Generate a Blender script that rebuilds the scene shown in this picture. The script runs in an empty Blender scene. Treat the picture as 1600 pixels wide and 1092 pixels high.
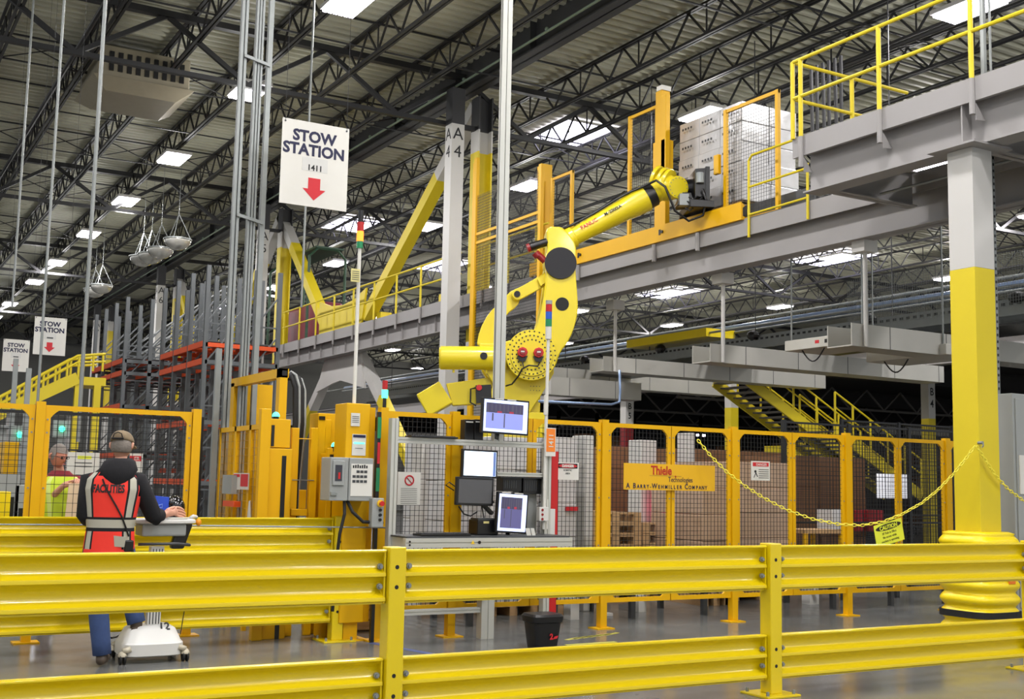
import bpy, bmesh, math, random
from mathutils import Vector, Matrix
random.seed(7)
R = math.radians
S = bpy.context.scene
COL = S.collection
# ------------------------------------------------------------------ camera, world, exposure
F = 1836.0
PIT, ROL, YAW = R(6.5), R(1.2), R(30.1)
EYE = Vector((0, 0, 1.5))
_fw0 = Vector((math.sin(YAW), math.cos(YAW), 0)); _rt0 = Vector((math.cos(YAW), -math.sin(YAW), 0)); _up0 = Vector((0, 0, 1))
FW = _fw0 * math.cos(PIT) + _up0 * math.sin(PIT)
_up1 = _up0 * math.cos(PIT) - _fw0 * math.sin(PIT)
RT = _rt0 * math.cos(ROL) + _up1 * math.sin(ROL)
UP = _up1 * math.cos(ROL) - _rt0 * math.sin(ROL)
cam_data = bpy.data.cameras.new('camera'); cam = bpy.data.objects.new('camera', cam_data); COL.objects.link(cam)
cam_data.sensor_width = 36.0; cam_data.lens = 36.0 * F / 1600.0; cam_data.clip_end = 300; cam_data.clip_start = 0.05
M3 = Matrix((RT, UP, -FW)).transposed()
cam.matrix_world = Matrix.Translation(EYE) @ M3.to_4x4()
S.camera = cam
S.view_settings.view_transform = 'Standard'; S.view_settings.look = 'None'; S.view_settings.gamma = 1
S.view_settings.use_curve_mapping = False
S.view_settings.exposure = -0.06
S.cycles.max_bounces = 6; S.cycles.diffuse_bounces = 3; S.cycles.glossy_bounces = 3; S.cycles.transparent_max_bounces = 8
S.cycles.sample_clamp_indirect = 4.0
W = bpy.data.worlds.new('world'); S.world = W; W.use_nodes = True
W.node_tree.nodes['Background'].inputs[0].default_value = (0.94, 0.97, 1.0, 1); W.node_tree.nodes['Background'].inputs[1].default_value = .88

def at(x, y, X=None, Y=None, Z=None):
    """the point of a known plane that the photograph shows at a pixel"""
    d = RT * ((x - 800) / F) - UP * ((y - 546) / F) + FW
    t = X / d.x if X is not None else (Y / d.y if Y is not None else (Z - EYE.z) / d.z)
    return EYE + d * t

# ------------------------------------------------------------------ materials
def lin(c): return tuple((v / 255 / 12.92) if v / 255 <= 0.04045 else ((v / 255 + 0.055) / 1.055) ** 2.4 for v in c)
MATS = {}
def mat(name, rgb, rough=0.5, metal=0.0, var=0.08, scale=6.0, bump=0.0, coat=0.0, stretch=(1, 1, 1), alpha=None):
    if name in MATS: return MATS[name]
    m = bpy.data.materials.new(name); m.use_nodes = True; nt = m.node_tree; b = nt.nodes['Principled BSDF']
    c = lin(rgb)
    b.inputs['Roughness'].default_value = rough; b.inputs['Metallic'].default_value = metal
    if coat: b.inputs['Coat Weight'].default_value = coat; b.inputs['Coat Roughness'].default_value = 0.08
    tc = nt.nodes.new('ShaderNodeTexCoord'); mp = nt.nodes.new('ShaderNodeMapping'); mp.inputs['Scale'].default_value = stretch
    nz = nt.nodes.new('ShaderNodeTexNoise'); nz.inputs['Scale'].default_value = scale; nz.inputs['Detail'].default_value = 4
    nt.links.new(tc.outputs['Object'], mp.inputs[0]); nt.links.new(mp.outputs[0], nz.inputs['Vector'])
    mr = nt.nodes.new('ShaderNodeMapRange'); mr.inputs[3].default_value = 1 - var; mr.inputs[4].default_value = 1 + var
    nt.links.new(nz.outputs['Fac'], mr.inputs[0])
    mx = nt.nodes.new('ShaderNodeVectorMath'); mx.operation = 'SCALE'; mx.inputs[0].default_value = c
    nt.links.new(mr.outputs[0], mx.inputs['Scale']); nt.links.new(mx.outputs[0], b.inputs['Base Color'])
    if bump:
        bp = nt.nodes.new('ShaderNodeBump'); bp.inputs['Strength'].default_value = bump; bp.inputs['Distance'].default_value = 0.02
        nt.links.new(nz.outputs['Fac'], bp.inputs['Height']); nt.links.new(bp.outputs[0], b.inputs['Normal'])
    if alpha is not None: b.inputs['Alpha'].default_value = alpha
    MATS[name] = m; return m
def glow(name, rgb, s):
    if name in MATS: return MATS[name]
    m = bpy.data.materials.new(name); m.use_nodes = True; b = m.node_tree.nodes['Principled BSDF']
    b.inputs['Base Color'].default_value = (*lin(rgb), 1); b.inputs['Emission Color'].default_value = (*lin(rgb), 1); b.inputs['Emission Strength'].default_value = s
    MATS[name] = m; return m
RAILY = mat('rail yellow enamel', (220, 193, 4), 0.3, 0, 0.01, 1, coat=0.25)
FENY = mat('fence amber enamel', (220, 168, 0), 0.45, 0, 0.03, 3)
FENY.node_tree.nodes['Principled BSDF'].inputs['Specular IOR Level'].default_value = .3
ROBY = mat('robot yellow enamel', (228, 206, 22), 0.36, 0, 0.05, 3, coat=0.2)
STRY = mat('structural yellow paint', (214, 192, 24), 0.5, 0, 0.06, 2)
CHNY = mat('chain yellow plastic', (240, 226, 70), 0.4, 0, 0.05, 5)
PLSY = mat('moulded yellow plastic', (240, 212, 10), 0.35, 0, 0.05, 2)
WHT = mat('white steel paint', (194, 192, 187), 0.5, 0, 0.04, 2)
GRYB = mat('grey primer steel', (146, 143, 141), 0.55, 0, 0.06, 1.5)
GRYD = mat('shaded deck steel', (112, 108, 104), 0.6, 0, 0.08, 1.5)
BLKS = mat('black roof steel', (34, 34, 36), 0.5, 0.0, 0.2, 2)
GIRD = mat('dark girder steel', (48, 48, 50), 0.55, 0.0, 0.12, 0.6)
DECK = mat('ribbed metal roof deck', (182, 181, 162), 0.55, 0.0, 0.06, 0.7)
GALV = mat('galvanised steel', (140, 144, 142), 0.42, 0.45, 0.1, 8)
ALU = mat('brushed aluminium', (196, 196, 188), 0.36, 0.35, 0.05, 10, stretch=(1, 1, .1))
BELT = mat('conveyor sheet steel', (178, 176, 168), 0.42, 0.3, 0.08, 2)
BLK = mat('black plastic', (16, 16, 18), 0.35, 0, 0.1, 6)
BLKM = mat('matt black rubber', (20, 20, 20), 0.7, 0, 0.15, 6)
DGRY = mat('dark grey plastic', (60, 62, 64), 0.5, 0, 0.08, 6)
DISC = mat('grey cover plate', (32, 32, 36), 0.7, 0, 0.05, 6)
CABG = mat('cabinet grey enamel', (150, 153, 150), 0.45, 0, 0.04, 4)
PAPER = mat('white printed card', (212, 210, 202), 0.7, 0, 0.03, 8)
INK = mat('navy ink', (20, 22, 60), 0.6, 0, 0.05, 8)
BINK = mat('black ink', (18, 18, 20), 0.6, 0, 0.05, 8)
REDI = mat('red ink', (196, 30, 40), 0.55, 0, 0.05, 8)
RED = mat('red plastic', (190, 24, 26), 0.4, 0, 0.06, 6)
ORNG = mat('rack orange enamel', (226, 84, 30), 0.5, 0, 0.08, 3)
RACKG = mat('rack grey enamel', (92, 96, 98), 0.5, 0, 0.1, 3)
WIRE = mat('black wire mesh', (22, 22, 22), 0.5, 0, 0.1, 8)
WIREY = mat('amber wire mesh', (190, 140, 20), 0.5, 0, 0.1, 8)
CARD = mat('brown cardboard', (120, 84, 54), 0.8, 0, 0.1, 5, 0.1)
WOOD = mat('pallet wood', (176, 142, 100), 0.75, 0, 0.22, 9, 0.2, stretch=(1, 6, 6))
PLY = mat('pale plywood', (214, 190, 156), 0.7, 0, 0.1, 3, stretch=(6, 1, 1))
WRAP = mat('stretch wrapped cartons', (192, 191, 190), 0.22, 0, 0.16, 5, 0.6, coat=0.5)
WRAPB = mat('stretch wrapped brown cartons', (176, 148, 122), 0.24, 0, 0.2, 5, 0.6, coat=0.5)
SKIN = mat('skin', (205, 150, 125), 0.55, 0, 0.08, 20)
HAIR = mat('grey hair', (120, 112, 104), 0.8, 0, 0.2, 60, 0.3)
HOOD = mat('black fleece', (16, 15, 19), 0.9, 0, 0.2, 20, 0.2)
VEST = mat('red orange vest cloth', (232, 50, 34), 0.75, 0, 0.06, 12, 0.1)
LIME = mat('lime vest cloth', (190, 214, 50), 0.75, 0, 0.08, 12, 0.1)
REFL = mat('grey reflective tape', (176, 172, 156), 0.5, 0.1, 0.05, 14)
JEAN = mat('blue denim', (58, 78, 122), 0.85, 0, 0.2, 16, 0.2)
CAMO = mat('camouflage cap cloth', (124, 108, 84), 0.85, 0, 0.45, 26, 0.1)
BOOT = mat('brown boot leather', (78, 66, 54), 0.6, 0, 0.15, 12)
MAROON = mat('maroon cloth', (120, 26, 36), 0.8, 0, 0.1, 12)
CARTW = mat('off white cart plastic', (212, 211, 206), 0.4, 0, 0.03, 4)
BLUEP = mat('blue box card', (34, 74, 190), 0.45, 0, 0.06, 6)
PURP = mat('plum plastic sheet', (120, 30, 50), 0.5, 0, 0.2, 3, 0.2)
TUBE = glow('lit lamp tube', (244, 236, 255), 14.0)
SKYL = glow('skylight diffuser', (232, 228, 255), 7.0)
GRNL = glow('green signal lens', (60, 235, 170), 5.0)
REDL = mat('red signal lens', (180, 30, 30), 0.3)
AMBL = glow('amber signal lens', (255, 120, 30), 3.0)
BLUL = mat('blue signal lens', (40, 90, 190), 0.3)
GRNP = mat('green signal lens unlit', (30, 130, 80), 0.3)
SCRW = glow('white lit screen', (215, 232, 255), 1.3)
SCRG = mat('dark screen glass', (82, 82, 84), 0.25)
PINKG = glow('pink lit panel', (255, 60, 120), 1.6)

SCRV = glow('camera view floor glow', (128, 136, 200), .8); SCRD = glow('dim camera view glow', (84, 82, 124), .7)
SCRK = glow('camera view shadow glow', (62, 58, 84), .5); SCRL = glow('camera view bright glow', (190, 196, 235), .9); SCRR = glow('camera view red glow', (150, 50, 66), .6)
SCRB = glow('pale blue screen border', (200, 212, 255), 0.95)

def floor_mat():
    m = bpy.data.materials.new('polished concrete'); m.use_nodes = True; nt = m.node_tree; b = nt.nodes['Principled BSDF']
    tc = nt.nodes.new('ShaderNodeTexCoord'); n1 = nt.nodes.new('ShaderNodeTexNoise'); n1.inputs['Scale'].default_value = .7; n1.inputs['Detail'].default_value = 8
    cr = nt.nodes.new('ShaderNodeValToRGB'); cr.color_ramp.elements[0].position = .3; cr.color_ramp.elements[1].position = .75
    cr.color_ramp.elements[0].color = (*lin((92, 93, 92)), 1); cr.color_ramp.elements[1].color = (*lin((128, 128, 124)), 1)
    nt.links.new(tc.outputs['Object'], n1.inputs['Vector']); nt.links.new(n1.outputs['Fac'], cr.inputs[0]); nt.links.new(cr.outputs[0], b.inputs['Base Color'])
    b.inputs['Roughness'].default_value = .2
    n2 = nt.nodes.new('ShaderNodeTexNoise'); n2.inputs['Scale'].default_value = 3; mr = nt.nodes.new('ShaderNodeMapRange'); mr.inputs[3].default_value = .12; mr.inputs[4].default_value = .3
    nt.links.new(tc.outputs['Object'], n2.inputs['Vector']); nt.links.new(n2.outputs['Fac'], mr.inputs[0]); nt.links.new(mr.outputs[0], b.inputs['Roughness'])
    return m
FLOOR = floor_mat()

# ------------------------------------------------------------------ mesh builder
LOC = {}
SPLIT = {k: v for k, v in (x.split(':') for x in '''legs:leg stiffener_plates:stiffener_plate bolt_heads:bolt_head bolt_holes:bolt_hole hanger_rods:hanger_rod hanger_straps:hanger_strap anchor_bolts:anchor_bolt
balusters:baluster landing_balusters:baluster latches:latch push_buttons:push_button buttons:button blocks:block cap_bolts:cap_bolt beam_bolts:beam_bolt eyelets:eyelet deck_ribs:deck_rib cross_rail:cross_rail post:post
asset_labels:asset_label mast_post:mast_post foot:foot handrail:handrail lamp:lamp boards:board hanging_wire:hanging_wire pallet:pallet_block hanger:hanger lamp_tube:lamp_tube drive_heads:drive_head side_frame:side_frame
side_rail:side_rail sensor:sensor stripe:stripe lifting_eye:lifting_eye bracket:bracket painted_number:painted_digit glasses:glasses hoop:hoop cross_beam:cross_beam wire_deck:wire_deck green_section:green_section frame_bracing:frame_brace'''.split())}
class MB:
    def __init__(s): s.v = []; s.f = []; s.m = []
    def add(s, vs, fs, m=0):
        o = len(s.v); s.v += [tuple(v) for v in vs]; s.f += [tuple(i + o for i in f) for f in fs]; s.m += [m] * len(fs); return s
    def box(s, x0, x1, y0, y1, z0, z1, m=0):
        return s.add([(x0,y0,z0),(x1,y0,z0),(x1,y1,z0),(x0,y1,z0),(x0,y0,z1),(x1,y0,z1),(x1,y1,z1),(x0,y1,z1)],
                     [(3,2,1,0),(4,5,6,7),(0,1,5,4),(1,2,6,5),(2,3,7,6),(3,0,4,7)], m)
    def cbox(s, c, sx, sy, sz, m=0): return s.box(c[0]-sx/2, c[0]+sx/2, c[1]-sy/2, c[1]+sy/2, c[2]-sz/2, c[2]+sz/2, m)
    def bar(s, p, q, w, h=None, m=0, up=(0, 0, 1)):
        p, q = Vector(p), Vector(q); h = w if h is None else h
        d = (q - p).normalized(); u = Vector(up)
        if abs(d.dot(u)) > .98: u = Vector((0, 1, 0))
        a = d.cross(u).normalized(); b = a.cross(d).normalized(); a *= w / 2; b *= h / 2
        return s.add([p-a-b, p+a-b, p+a+b, p-a+b, q-a-b, q+a-b, q+a+b, q-a+b], [(3,2,1,0),(4,5,6,7),(0,1,5,4),(1,2,6,5),(2,3,7,6),(3,0,4,7)], m)
    def cyl(s, p, q, r0, r1=None, n=14, m=0):
        p, q = Vector(p), Vector(q); r1 = r0 if r1 is None else r1
        d = (q - p).normalized(); u = Vector((0, 0, 1)) if abs(d.z) < .95 else Vector((0, 1, 0))
        a = d.cross(u).normalized(); b = a.cross(d)
        vs = [p + (a*math.cos(t)+b*math.sin(t))*r0 for t in [2*math.pi*i/n for i in range(n)]] + [q + (a*math.cos(t)+b*math.sin(t))*r1 for t in [2*math.pi*i/n for i in range(n)]]
        return s.add(vs, [(i, (i+1) % n, n+(i+1) % n, n+i) for i in range(n)] + [tuple(range(n))[::-1], tuple(range(n, 2*n))], m)
    def tube(s, pts, r, n=8, m=0, closed=False):
        pts = [Vector(p) for p in pts]; k = len(pts); rings = []; prev = None
        for i, p in enumerate(pts):
            if closed: d = pts[(i+1) % k] - pts[i-1]
            else: d = pts[min(i+1, k-1)] - pts[max(i-1, 0)]
            d = d.normalized() if d.length > 1e-9 else Vector((0, 0, 1))
            if prev is None: u = Vector((0, 0, 1)) if abs(d.z) < .9 else Vector((0, 1, 0)); a = d.cross(u).normalized()
            else: a = (prev - d * prev.dot(d)); a = a.normalized() if a.length > 1e-6 else d.orthogonal().normalized()
            prev = a; b = d.cross(a); rr = r[i] if isinstance(r, (list, tuple)) else r
            rings.append([p + (a*math.cos(2*math.pi*j/n) + b*math.sin(2*math.pi*j/n)) * rr for j in range(n)])
        vs = [v for g in rings for v in g]; fs = []
        for i in range(k if closed else k-1):
            i2 = (i+1) % k
            for j in range(n): fs.append((i*n+j, i*n+(j+1) % n, i2*n+(j+1) % n, i2*n+j))
        if not closed: fs += [tuple(range(n))[::-1], tuple(range((k-1)*n, k*n))]
        return s.add(vs, fs, m)
    def loft(s, rings, m=0, cap=True):
        """rings: (centre, half width vector, half depth vector)"""
        n = 16; vs = []
        for c, a, b in rings:
            c, a, b = Vector(c), Vector(a), Vector(b)
            vs += [c + a*math.cos(2*math.pi*j/n) + b*math.sin(2*math.pi*j/n) for j in range(n)]
        k = len(rings); fs = [(i*n+j, i*n+(j+1) % n, (i+1)*n+(j+1) % n, (i+1)*n+j) for i in range(k-1) for j in range(n)]
        if cap: fs += [tuple(range(n))[::-1], tuple(range((k-1)*n, k*n))]
        return s.add(vs, fs, m)
    def prism(s, poly, o, a, b, n, t0, t1, m=0):
        """polygon of (a, b) coordinates extruded along n from t0 to t1"""
        o, a, b, n = Vector(o), Vector(a), Vector(b), Vector(n); k = len(poly)
        vs = [o+a*x+b*y+n*t0 for x, y in poly] + [o+a*x+b*y+n*t1 for x, y in poly]
        return s.add(vs, [(i, (i+1) % k, k+(i+1) % k, k+i) for i in range(k)] + [tuple(range(k))[::-1], tuple(range(k, 2*k))], m)
    def sph(s, c, rx, ry=None, rz=None, m=0, z0=-1.0, z1=1.0, nu=16, nv=10):
        ry = rx if ry is None else ry; rz = rx if rz is None else rz; a0, a1 = math.asin(z0), math.asin(z1); vs = []
        for i in range(nv+1):
            t = a0 + (a1-a0)*i/nv
            for j in range(nu): p = 2*math.pi*j/nu; vs.append((c[0]+rx*math.cos(t)*math.cos(p), c[1]+ry*math.cos(t)*math.sin(p), c[2]+rz*math.sin(t)))
        return s.add(vs, [(i*nu+j, i*nu+(j+1) % nu, (i+1)*nu+(j+1) % nu, (i+1)*nu+j) for i in range(nv) for j in range(nu)] + [tuple(range(nu))[::-1], tuple(range(nv*nu, (nv+1)*nu))], m)
    def ibeam(s, p, q, w, h, t=0.025, m=0):
        """I section centred on the line p-q"""
        p, q = Vector(p), Vector(q); z = Vector((0, 0, h/2 - t/2))
        s.bar(p+z, q+z, w, t, m); s.bar(p-z, q-z, w, t, m); s.bar(p, q, t, h, m); return s
    def text(s, body, size, o, a=(1, 0, 0), b=(0, 0, 1), m=0, align='CENTER', off=0.0, ext=0.001, sx=1.0):
        cu = bpy.data.curves.new('t', 'FONT'); cu.body = body; cu.size = size; cu.align_x = align; cu.extrude = ext; cu.offset = off; cu.resolution_u = 3
        ob = bpy.data.objects.new('t', cu); me = bpy.data.meshes.new_from_object(ob)
        o, a, b = Vector(o), Vector(a), Vector(b); n = a.cross(b)
        s.add([o + a*v.co.x*sx + b*v.co.y + n*v.co.z for v in me.vertices], [tuple(f.vertices) for f in me.polygons], m)
        bpy.data.objects.remove(ob); bpy.data.curves.remove(cu); bpy.data.meshes.remove(me); return s
    def build(s, name, mats, parent=None, bevel=0, smooth=False, local=False):
        if name in SPLIT and parent is not None:
            gs = s.pieces()
            if len(gs) > 1:
                out = []
                for fi in gs[:100]:
                    q = MB(); mp = {}
                    for i in fi:
                        for v in s.f[i]:
                            if v not in mp: mp[v] = len(q.v); q.v.append(s.v[v])
                        q.f.append(tuple(mp[v] for v in s.f[i])); q.m.append(s.m[i])
                    out.append(q._build(SPLIT[name], mats, parent, bevel, smooth, local))
                return out[0]
            name = SPLIT[name]
        return s._build(name, mats, parent, bevel, smooth, local)
    def pieces(s):
        n = len(s.v); up = list(range(n))
        def find(a):
            while up[a] != a: up[a] = up[up[a]]; a = up[a]
            return a
        for f in s.f:
            r = find(f[0])
            for v in f[1:]: up[find(v)] = r
        comp = {}
        for i, f in enumerate(s.f): comp.setdefault(find(f[0]), []).append(i)
        L = []
        for fi in comp.values():
            vs = [s.v[v] for i in fi for v in s.f[i]]; L.append([fi, [min(v[k] for v in vs)-.002 for k in range(3)], [max(v[k] for v in vs)+.002 for k in range(3)]])
        ch = True
        while ch and len(L) < 400:
            ch = False
            for i in range(len(L)):
                for j in range(i+1, len(L)):
                    a, b = L[i], L[j]
                    if all(a[1][k] <= b[2][k] and b[1][k] <= a[2][k] for k in range(3)):
                        a[0] += b[0]; a[1] = [min(x, y) for x, y in zip(a[1], b[1])]; a[2] = [max(x, y) for x, y in zip(a[2], b[2])]; del L[j]; ch = True; break
                if ch: break
        return [x[0] for x in L]
    def _build(s, name, mats, parent=None, bevel=0, smooth=False, local=False):
        me = bpy.data.meshes.new(name); o = Vector((0, 0, 0))
        if parent is not None and not local:
            p = parent
            while p is not None: o = o + LOC.get(p.name, Vector((0, 0, 0))); p = p.parent
        me.from_pydata([(v[0]-o.x, v[1]-o.y, v[2]-o.z) for v in s.v], [], s.f)
        for k in (mats if isinstance(mats, (list, tuple)) else [mats]): me.materials.append(k)
        for i, p in enumerate(me.polygons): p.material_index = s.m[i]
        bm = bmesh.new(); bm.from_mesh(me); bmesh.ops.recalc_face_normals(bm, faces=bm.faces); bm.to_mesh(me); bm.free()
        if smooth:
            me.polygons.foreach_set('use_smooth', [True]*len(me.polygons))
        me.update(); ob = bpy.data.objects.new(name, me); COL.objects.link(ob)
        if smooth and smooth is not True: me.set_sharp_from_angle(angle=R(smooth))
        if parent is not None: ob.parent = parent
        if bevel:
            md = ob.modifiers.new('bevel', 'BEVEL'); md.width = bevel; md.segments = 2; md.limit_method = 'ANGLE'
        return ob
def thing(name, label, cat, loc=(0, 0, 0), group=None):
    o = bpy.data.objects.new(name, None); COL.objects.link(o); o.location = loc; o.empty_display_size = .2
    o['label'] = label; o['category'] = cat
    if group: o['group'] = group
    LOC[o.name] = Vector(loc); return o
def solo(ob, label, cat, group=None):
    ob['label'] = label; ob['category'] = cat
    if group: ob['group'] = group
    return ob
def structure(ob): ob['kind'] = 'structure'; return ob
def dup(root, loc, label, rz=None, group=None):
    r = root.copy(); COL.objects.link(r); r.location = loc; r['label'] = label
    if rz is not None: r.rotation_euler = (0, 0, rz)
    if group: r['group'] = group
    LOC[r.name] = Vector(loc)
    for ch in list(root.children):
        c = ch.copy(); COL.objects.link(c); c.parent = r
        for g in list(ch.children):
            d = g.copy(); COL.objects.link(d); d.parent = c
    return r
ORD = ['first', 'second', 'third', 'fourth', 'fifth', 'sixth', 'seventh', 'eighth', 'ninth', 'tenth', 'eleventh', 'twelfth', 'thirteenth', 'fourteenth', 'fifteenth', 'sixteenth',
       'seventeenth', 'eighteenth', 'nineteenth', 'twentieth', 'twenty first', 'twenty second', 'twenty third', 'twenty fourth', 'twenty fifth', 'twenty sixth']
# ------------------------------------------------------------------ shell: floor, roof, walls
structure(MB().box(-30, 75, -12, 110, -.3, 0).build('floor', FLOOR))
def deck():
    b = MB(); y = -6.0; vs = []; ZR = 11.72
    prof = []
    while y < 92:
        prof += [(y, ZR), (y+.1, ZR), (y+.14, ZR+.09), (y+.26, ZR+.09)]; y += .3
    n = len(prof)
    for X in (-20, 62): vs += [(X, p[0], p[1]) for p in prof]
    for X in (-20, 62): vs += [(X, p[0], ZR+.3) for p in prof]
    fs = [(i, i+1, n+i+1, n+i) for i in range(n-1)] + [(2*n+i, 3*n+i, 3*n+i+1, 2*n+i+1) for i in range(n-1)]
    b.add(vs, fs); return b
structure(deck().build('ceiling', DECK))
structure(MB().box(-20, 75, 92, 92.4, 0, 12).build('wall_back', mat('far wall panel', (120, 120, 116), .8)))
structure(MB().box(62, 62.4, -12, 92, 0, 12).build('wall_right', mat('side wall panel', (110, 110, 106), .8)))
structure(MB().box(.0, 22, 13.55, 13.7, 0, .012).build('trim_1', mat('pale floor kerb', (150, 148, 140), .6)))

# open web joists, one long run each
def joist_mesh():
    b = MB(); Y0, Y1 = 6.0, 90.0; zt, zb = 11.66, 10.92
    web = MB(); st = 1.2; n = int((Y1-Y0)/st)
    for s_ in (-.045, .045):
        b.box(s_-.03, s_+.03, Y0, Y1, zt-.05, zt)
    c = MB()
    for s_ in (-.045, .045): c.box(s_-.028, s_+.028, Y0, Y1, zb, zb+.06)
    for i in range(n):
        y = Y0+i*st
        web.bar((0, y, zt-.04), (0, y+st/2, zb+.05), .04); web.bar((0, y+st/2, zb+.05), (0, y+st, zt-.04), .04)
        if i % 2 == 0: web.bar((0, y+st/2, zb+.05), (0, y+st/2, zt-.04), .028)
    return b, c, web
jt, jb, jw = joist_mesh()
def joist(X, label):
    t = thing('roof_joist', label, 'roof joist', (X, 6, 11.66), 'open web joists under the roof deck')
    t.location = (X, 0, 0); LOC[t.name] = Vector((X, 0, 0))
    return t
j0 = None
for k in range(18):
    X = 4.55 - 1.8 + 1.8*k + max(0, k-10)*1.8
    if abs(X-13) < .8: continue
    side = 'left of the dark girder' if X < 13 else 'right of the dark girder'
    idx = k if X < 13 else k-6
    lab = f'{ORD[idx]} black open-web roof joist counted rightward {"from the left picture edge" if X < 13 else "from the deep dark girder"}'
    if j0 is None:
        j0 = joist(X, lab); jt.build('top_chord', BLKS, j0, local=True); jb.build('bottom_chord', BLKS, j0, local=True); jw.build('web_bracing', BLKS, j0, local=True)
    else: dup(j0, (X, 0, 0), lab)
# truss girders across, at the column lines
def truss_girder(Y, lab, x0=-8, x1=60):
    t = thing('roof_truss', lab, 'roof truss', (x0, Y, 10.2), 'cross trusses at the column lines')
    MB().box(x0, x1, Y-.09, Y+.09, 11.36, 11.5).build('top_chord', BLKS, t)
    MB().box(x0, x1, Y-.07, Y+.07, 10.14, 10.24).build('bottom_chord', BLKS, t)
    w = MB(); x = 13 - 3.65*6; st = 3.65
    while x < x1-1:
        if x > x0: w.bar((x, Y, 11.4), (x+st/2, Y, 10.2), .1)
        if x+st/2 > x0: w.bar((x+st/2, Y, 10.2), (x+st, Y, 11.4), .1)
        x += st
    w.build('web_bracing', BLKS, t)
for i, Y in enumerate([25, 39.5, 54, 68.5, 83]):
    truss_girder(Y, ['nearest black cross truss, meeting column line four', 'second nearest black cross truss, above the convex mirrors', 'third nearest black cross truss, above the grey rack uprights',
                     'fourth nearest black cross truss, far down the hall', 'farthest black cross truss, near the back wall'][i])
# bridging rods between joists
t = thing('joist_bridging', 'thin black diagonal bridging rods strung between the roof joists', 'bridging', (2.75, 13, 11))
for Y in (12.6, 17.5, 23.3, 28.5, 32, 36, 42, 49.5, 57.4, 64.5, 71.5, 78):
    b = MB(); b.box(2.7, 40, Y-.02, Y+.02, 11.56, 11.6); b.box(2.7, 40, Y-.02, Y+.02, 10.95, 10.98)
    if Y in (17.5, 28.5, 36, 42, 49.5):
        for k in range(22):
            x = 2.75+1.8*k; b.bar((x, Y, 11.6), (x+1.8, Y, 10.96), .025); b.bar((x, Y, 10.96), (x+1.8, Y, 11.6), .025)
    b.build('bridging_row', BLKS, t)
# the deep longitudinal girder on column line A
g = thing('roof_girder', 'deep dark grey roof girder running lengthwise over the tall columns', 'girder', (13, 12, 11))
MB().ibeam((13, 10, 11.45), (13, 90, 11.45), .42, .93, .035).build('web_and_flanges', GIRD, g)
b = MB()
for k in range(13): b.box(12.82, 13.18, 14.4+3.6*k, 14.42+3.6*k, 11.02, 11.88)
b.build('stiffener_plates', GIRD, g)
b = MB(); b.tube([(12.7, 13, 11.15), (12.7, 88, 11.15)], .03); 
for k in range(18): b.sph((12.7, 15+1.9*k, 11.2), .05, nu=8, nv=5)
solo(b.build('sprinkler_pipe', mat('pale green pipe', (150, 170, 150), .4, .3)), 'thin pale green sprinkler pipe along the dark girder', 'pipe')
for X, lab in ((4.15, 'black sprinkler main hung beside the leftmost joists'), (18.9, 'black sprinkler main right of the girder above the wrapped pallet'), (21.6, 'black sprinkler main at upper right beyond the walkway rail')):
    solo(MB().tube([(X, 8, 10.85), (X, 88, 10.85)], .055).build('sprinkler_pipe', BLKS), lab, 'pipe')

# ------------------------------------------------------------------ tall columns A4..A7 and their chevron bracing
def col_pair(Y, tag, lab1, lab2):
    t = thing('building_column', lab1, 'column', (12.62, Y-.3, 0), 'tall columns on line A')
    MB().cbox((12.62, Y-.25, 5.05), .34, .34, 10.1).build('white_shaft', WHT, t)
    MB().cbox((12.62, Y-.25, 10.55), .34, .34, .9).build('dark_top', GIRD, t)
    tb = MB()
    for ch, z in ((tag[0], 9.72), (tag[1], 9.28)):
        tb.text(ch, .42, (12.62, Y-.425, z)); tb.text(ch, .42, (12.445, Y-.25, z), a=(0, -1, 0))
    tb.build('stencilled_code', BINK, t)
    u = thing('building_column', lab2, 'column', (13.5, Y, 0), 'tall columns on line A')
    m = MB(); m.cbox((13.5, Y, 7.95), .42, .42, 2.9, 0)
    m = MB()
    for z0, z1, k in ((0, 4.9, 0), (4.9, 9.6, 1), (9.6, 10.15, 0), (10.15, 11.0, 2)):
        m.box(13.3, 13.34, Y-.2, Y+.2, z0, z1, k); m.box(13.66, 13.7, Y-.2, Y+.2, z0, z1, k); m.box(13.34, 13.66, Y-.02, Y+.02, z0, z1, k)
    m.build('shaft', [WHT, STRY, GIRD], u)
col_pair(25, 'A4', 'white square column stencilled A4 beside the robot', 'wide flange column with yellow band right behind the A4 column')
col_pair(39.5, 'A5', 'white square column stencilled A5 behind the galvanised posts', 'wide flange column with yellow band beside the A5 column')
col_pair(54, 'A6', 'white square column behind the tall grey racks', 'wide flange column with yellow band seen through the rack uprights')
col_pair(68.5, 'A7', 'white square column stencilled A7 above the yellow landing', 'wide flange column with yellow band above the yellow landing')
def brace(p, q, name, parent, w=.32):
    """box brace, white upper fifth, yellow below"""
    p, q = Vector(p), Vector(q); m = p.lerp(q, .30)
    b = MB(); b.bar(p, m, w, w, 0); b.bar(m, q, w, w, 1); b.build(name, [WHT, STRY], parent)
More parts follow.
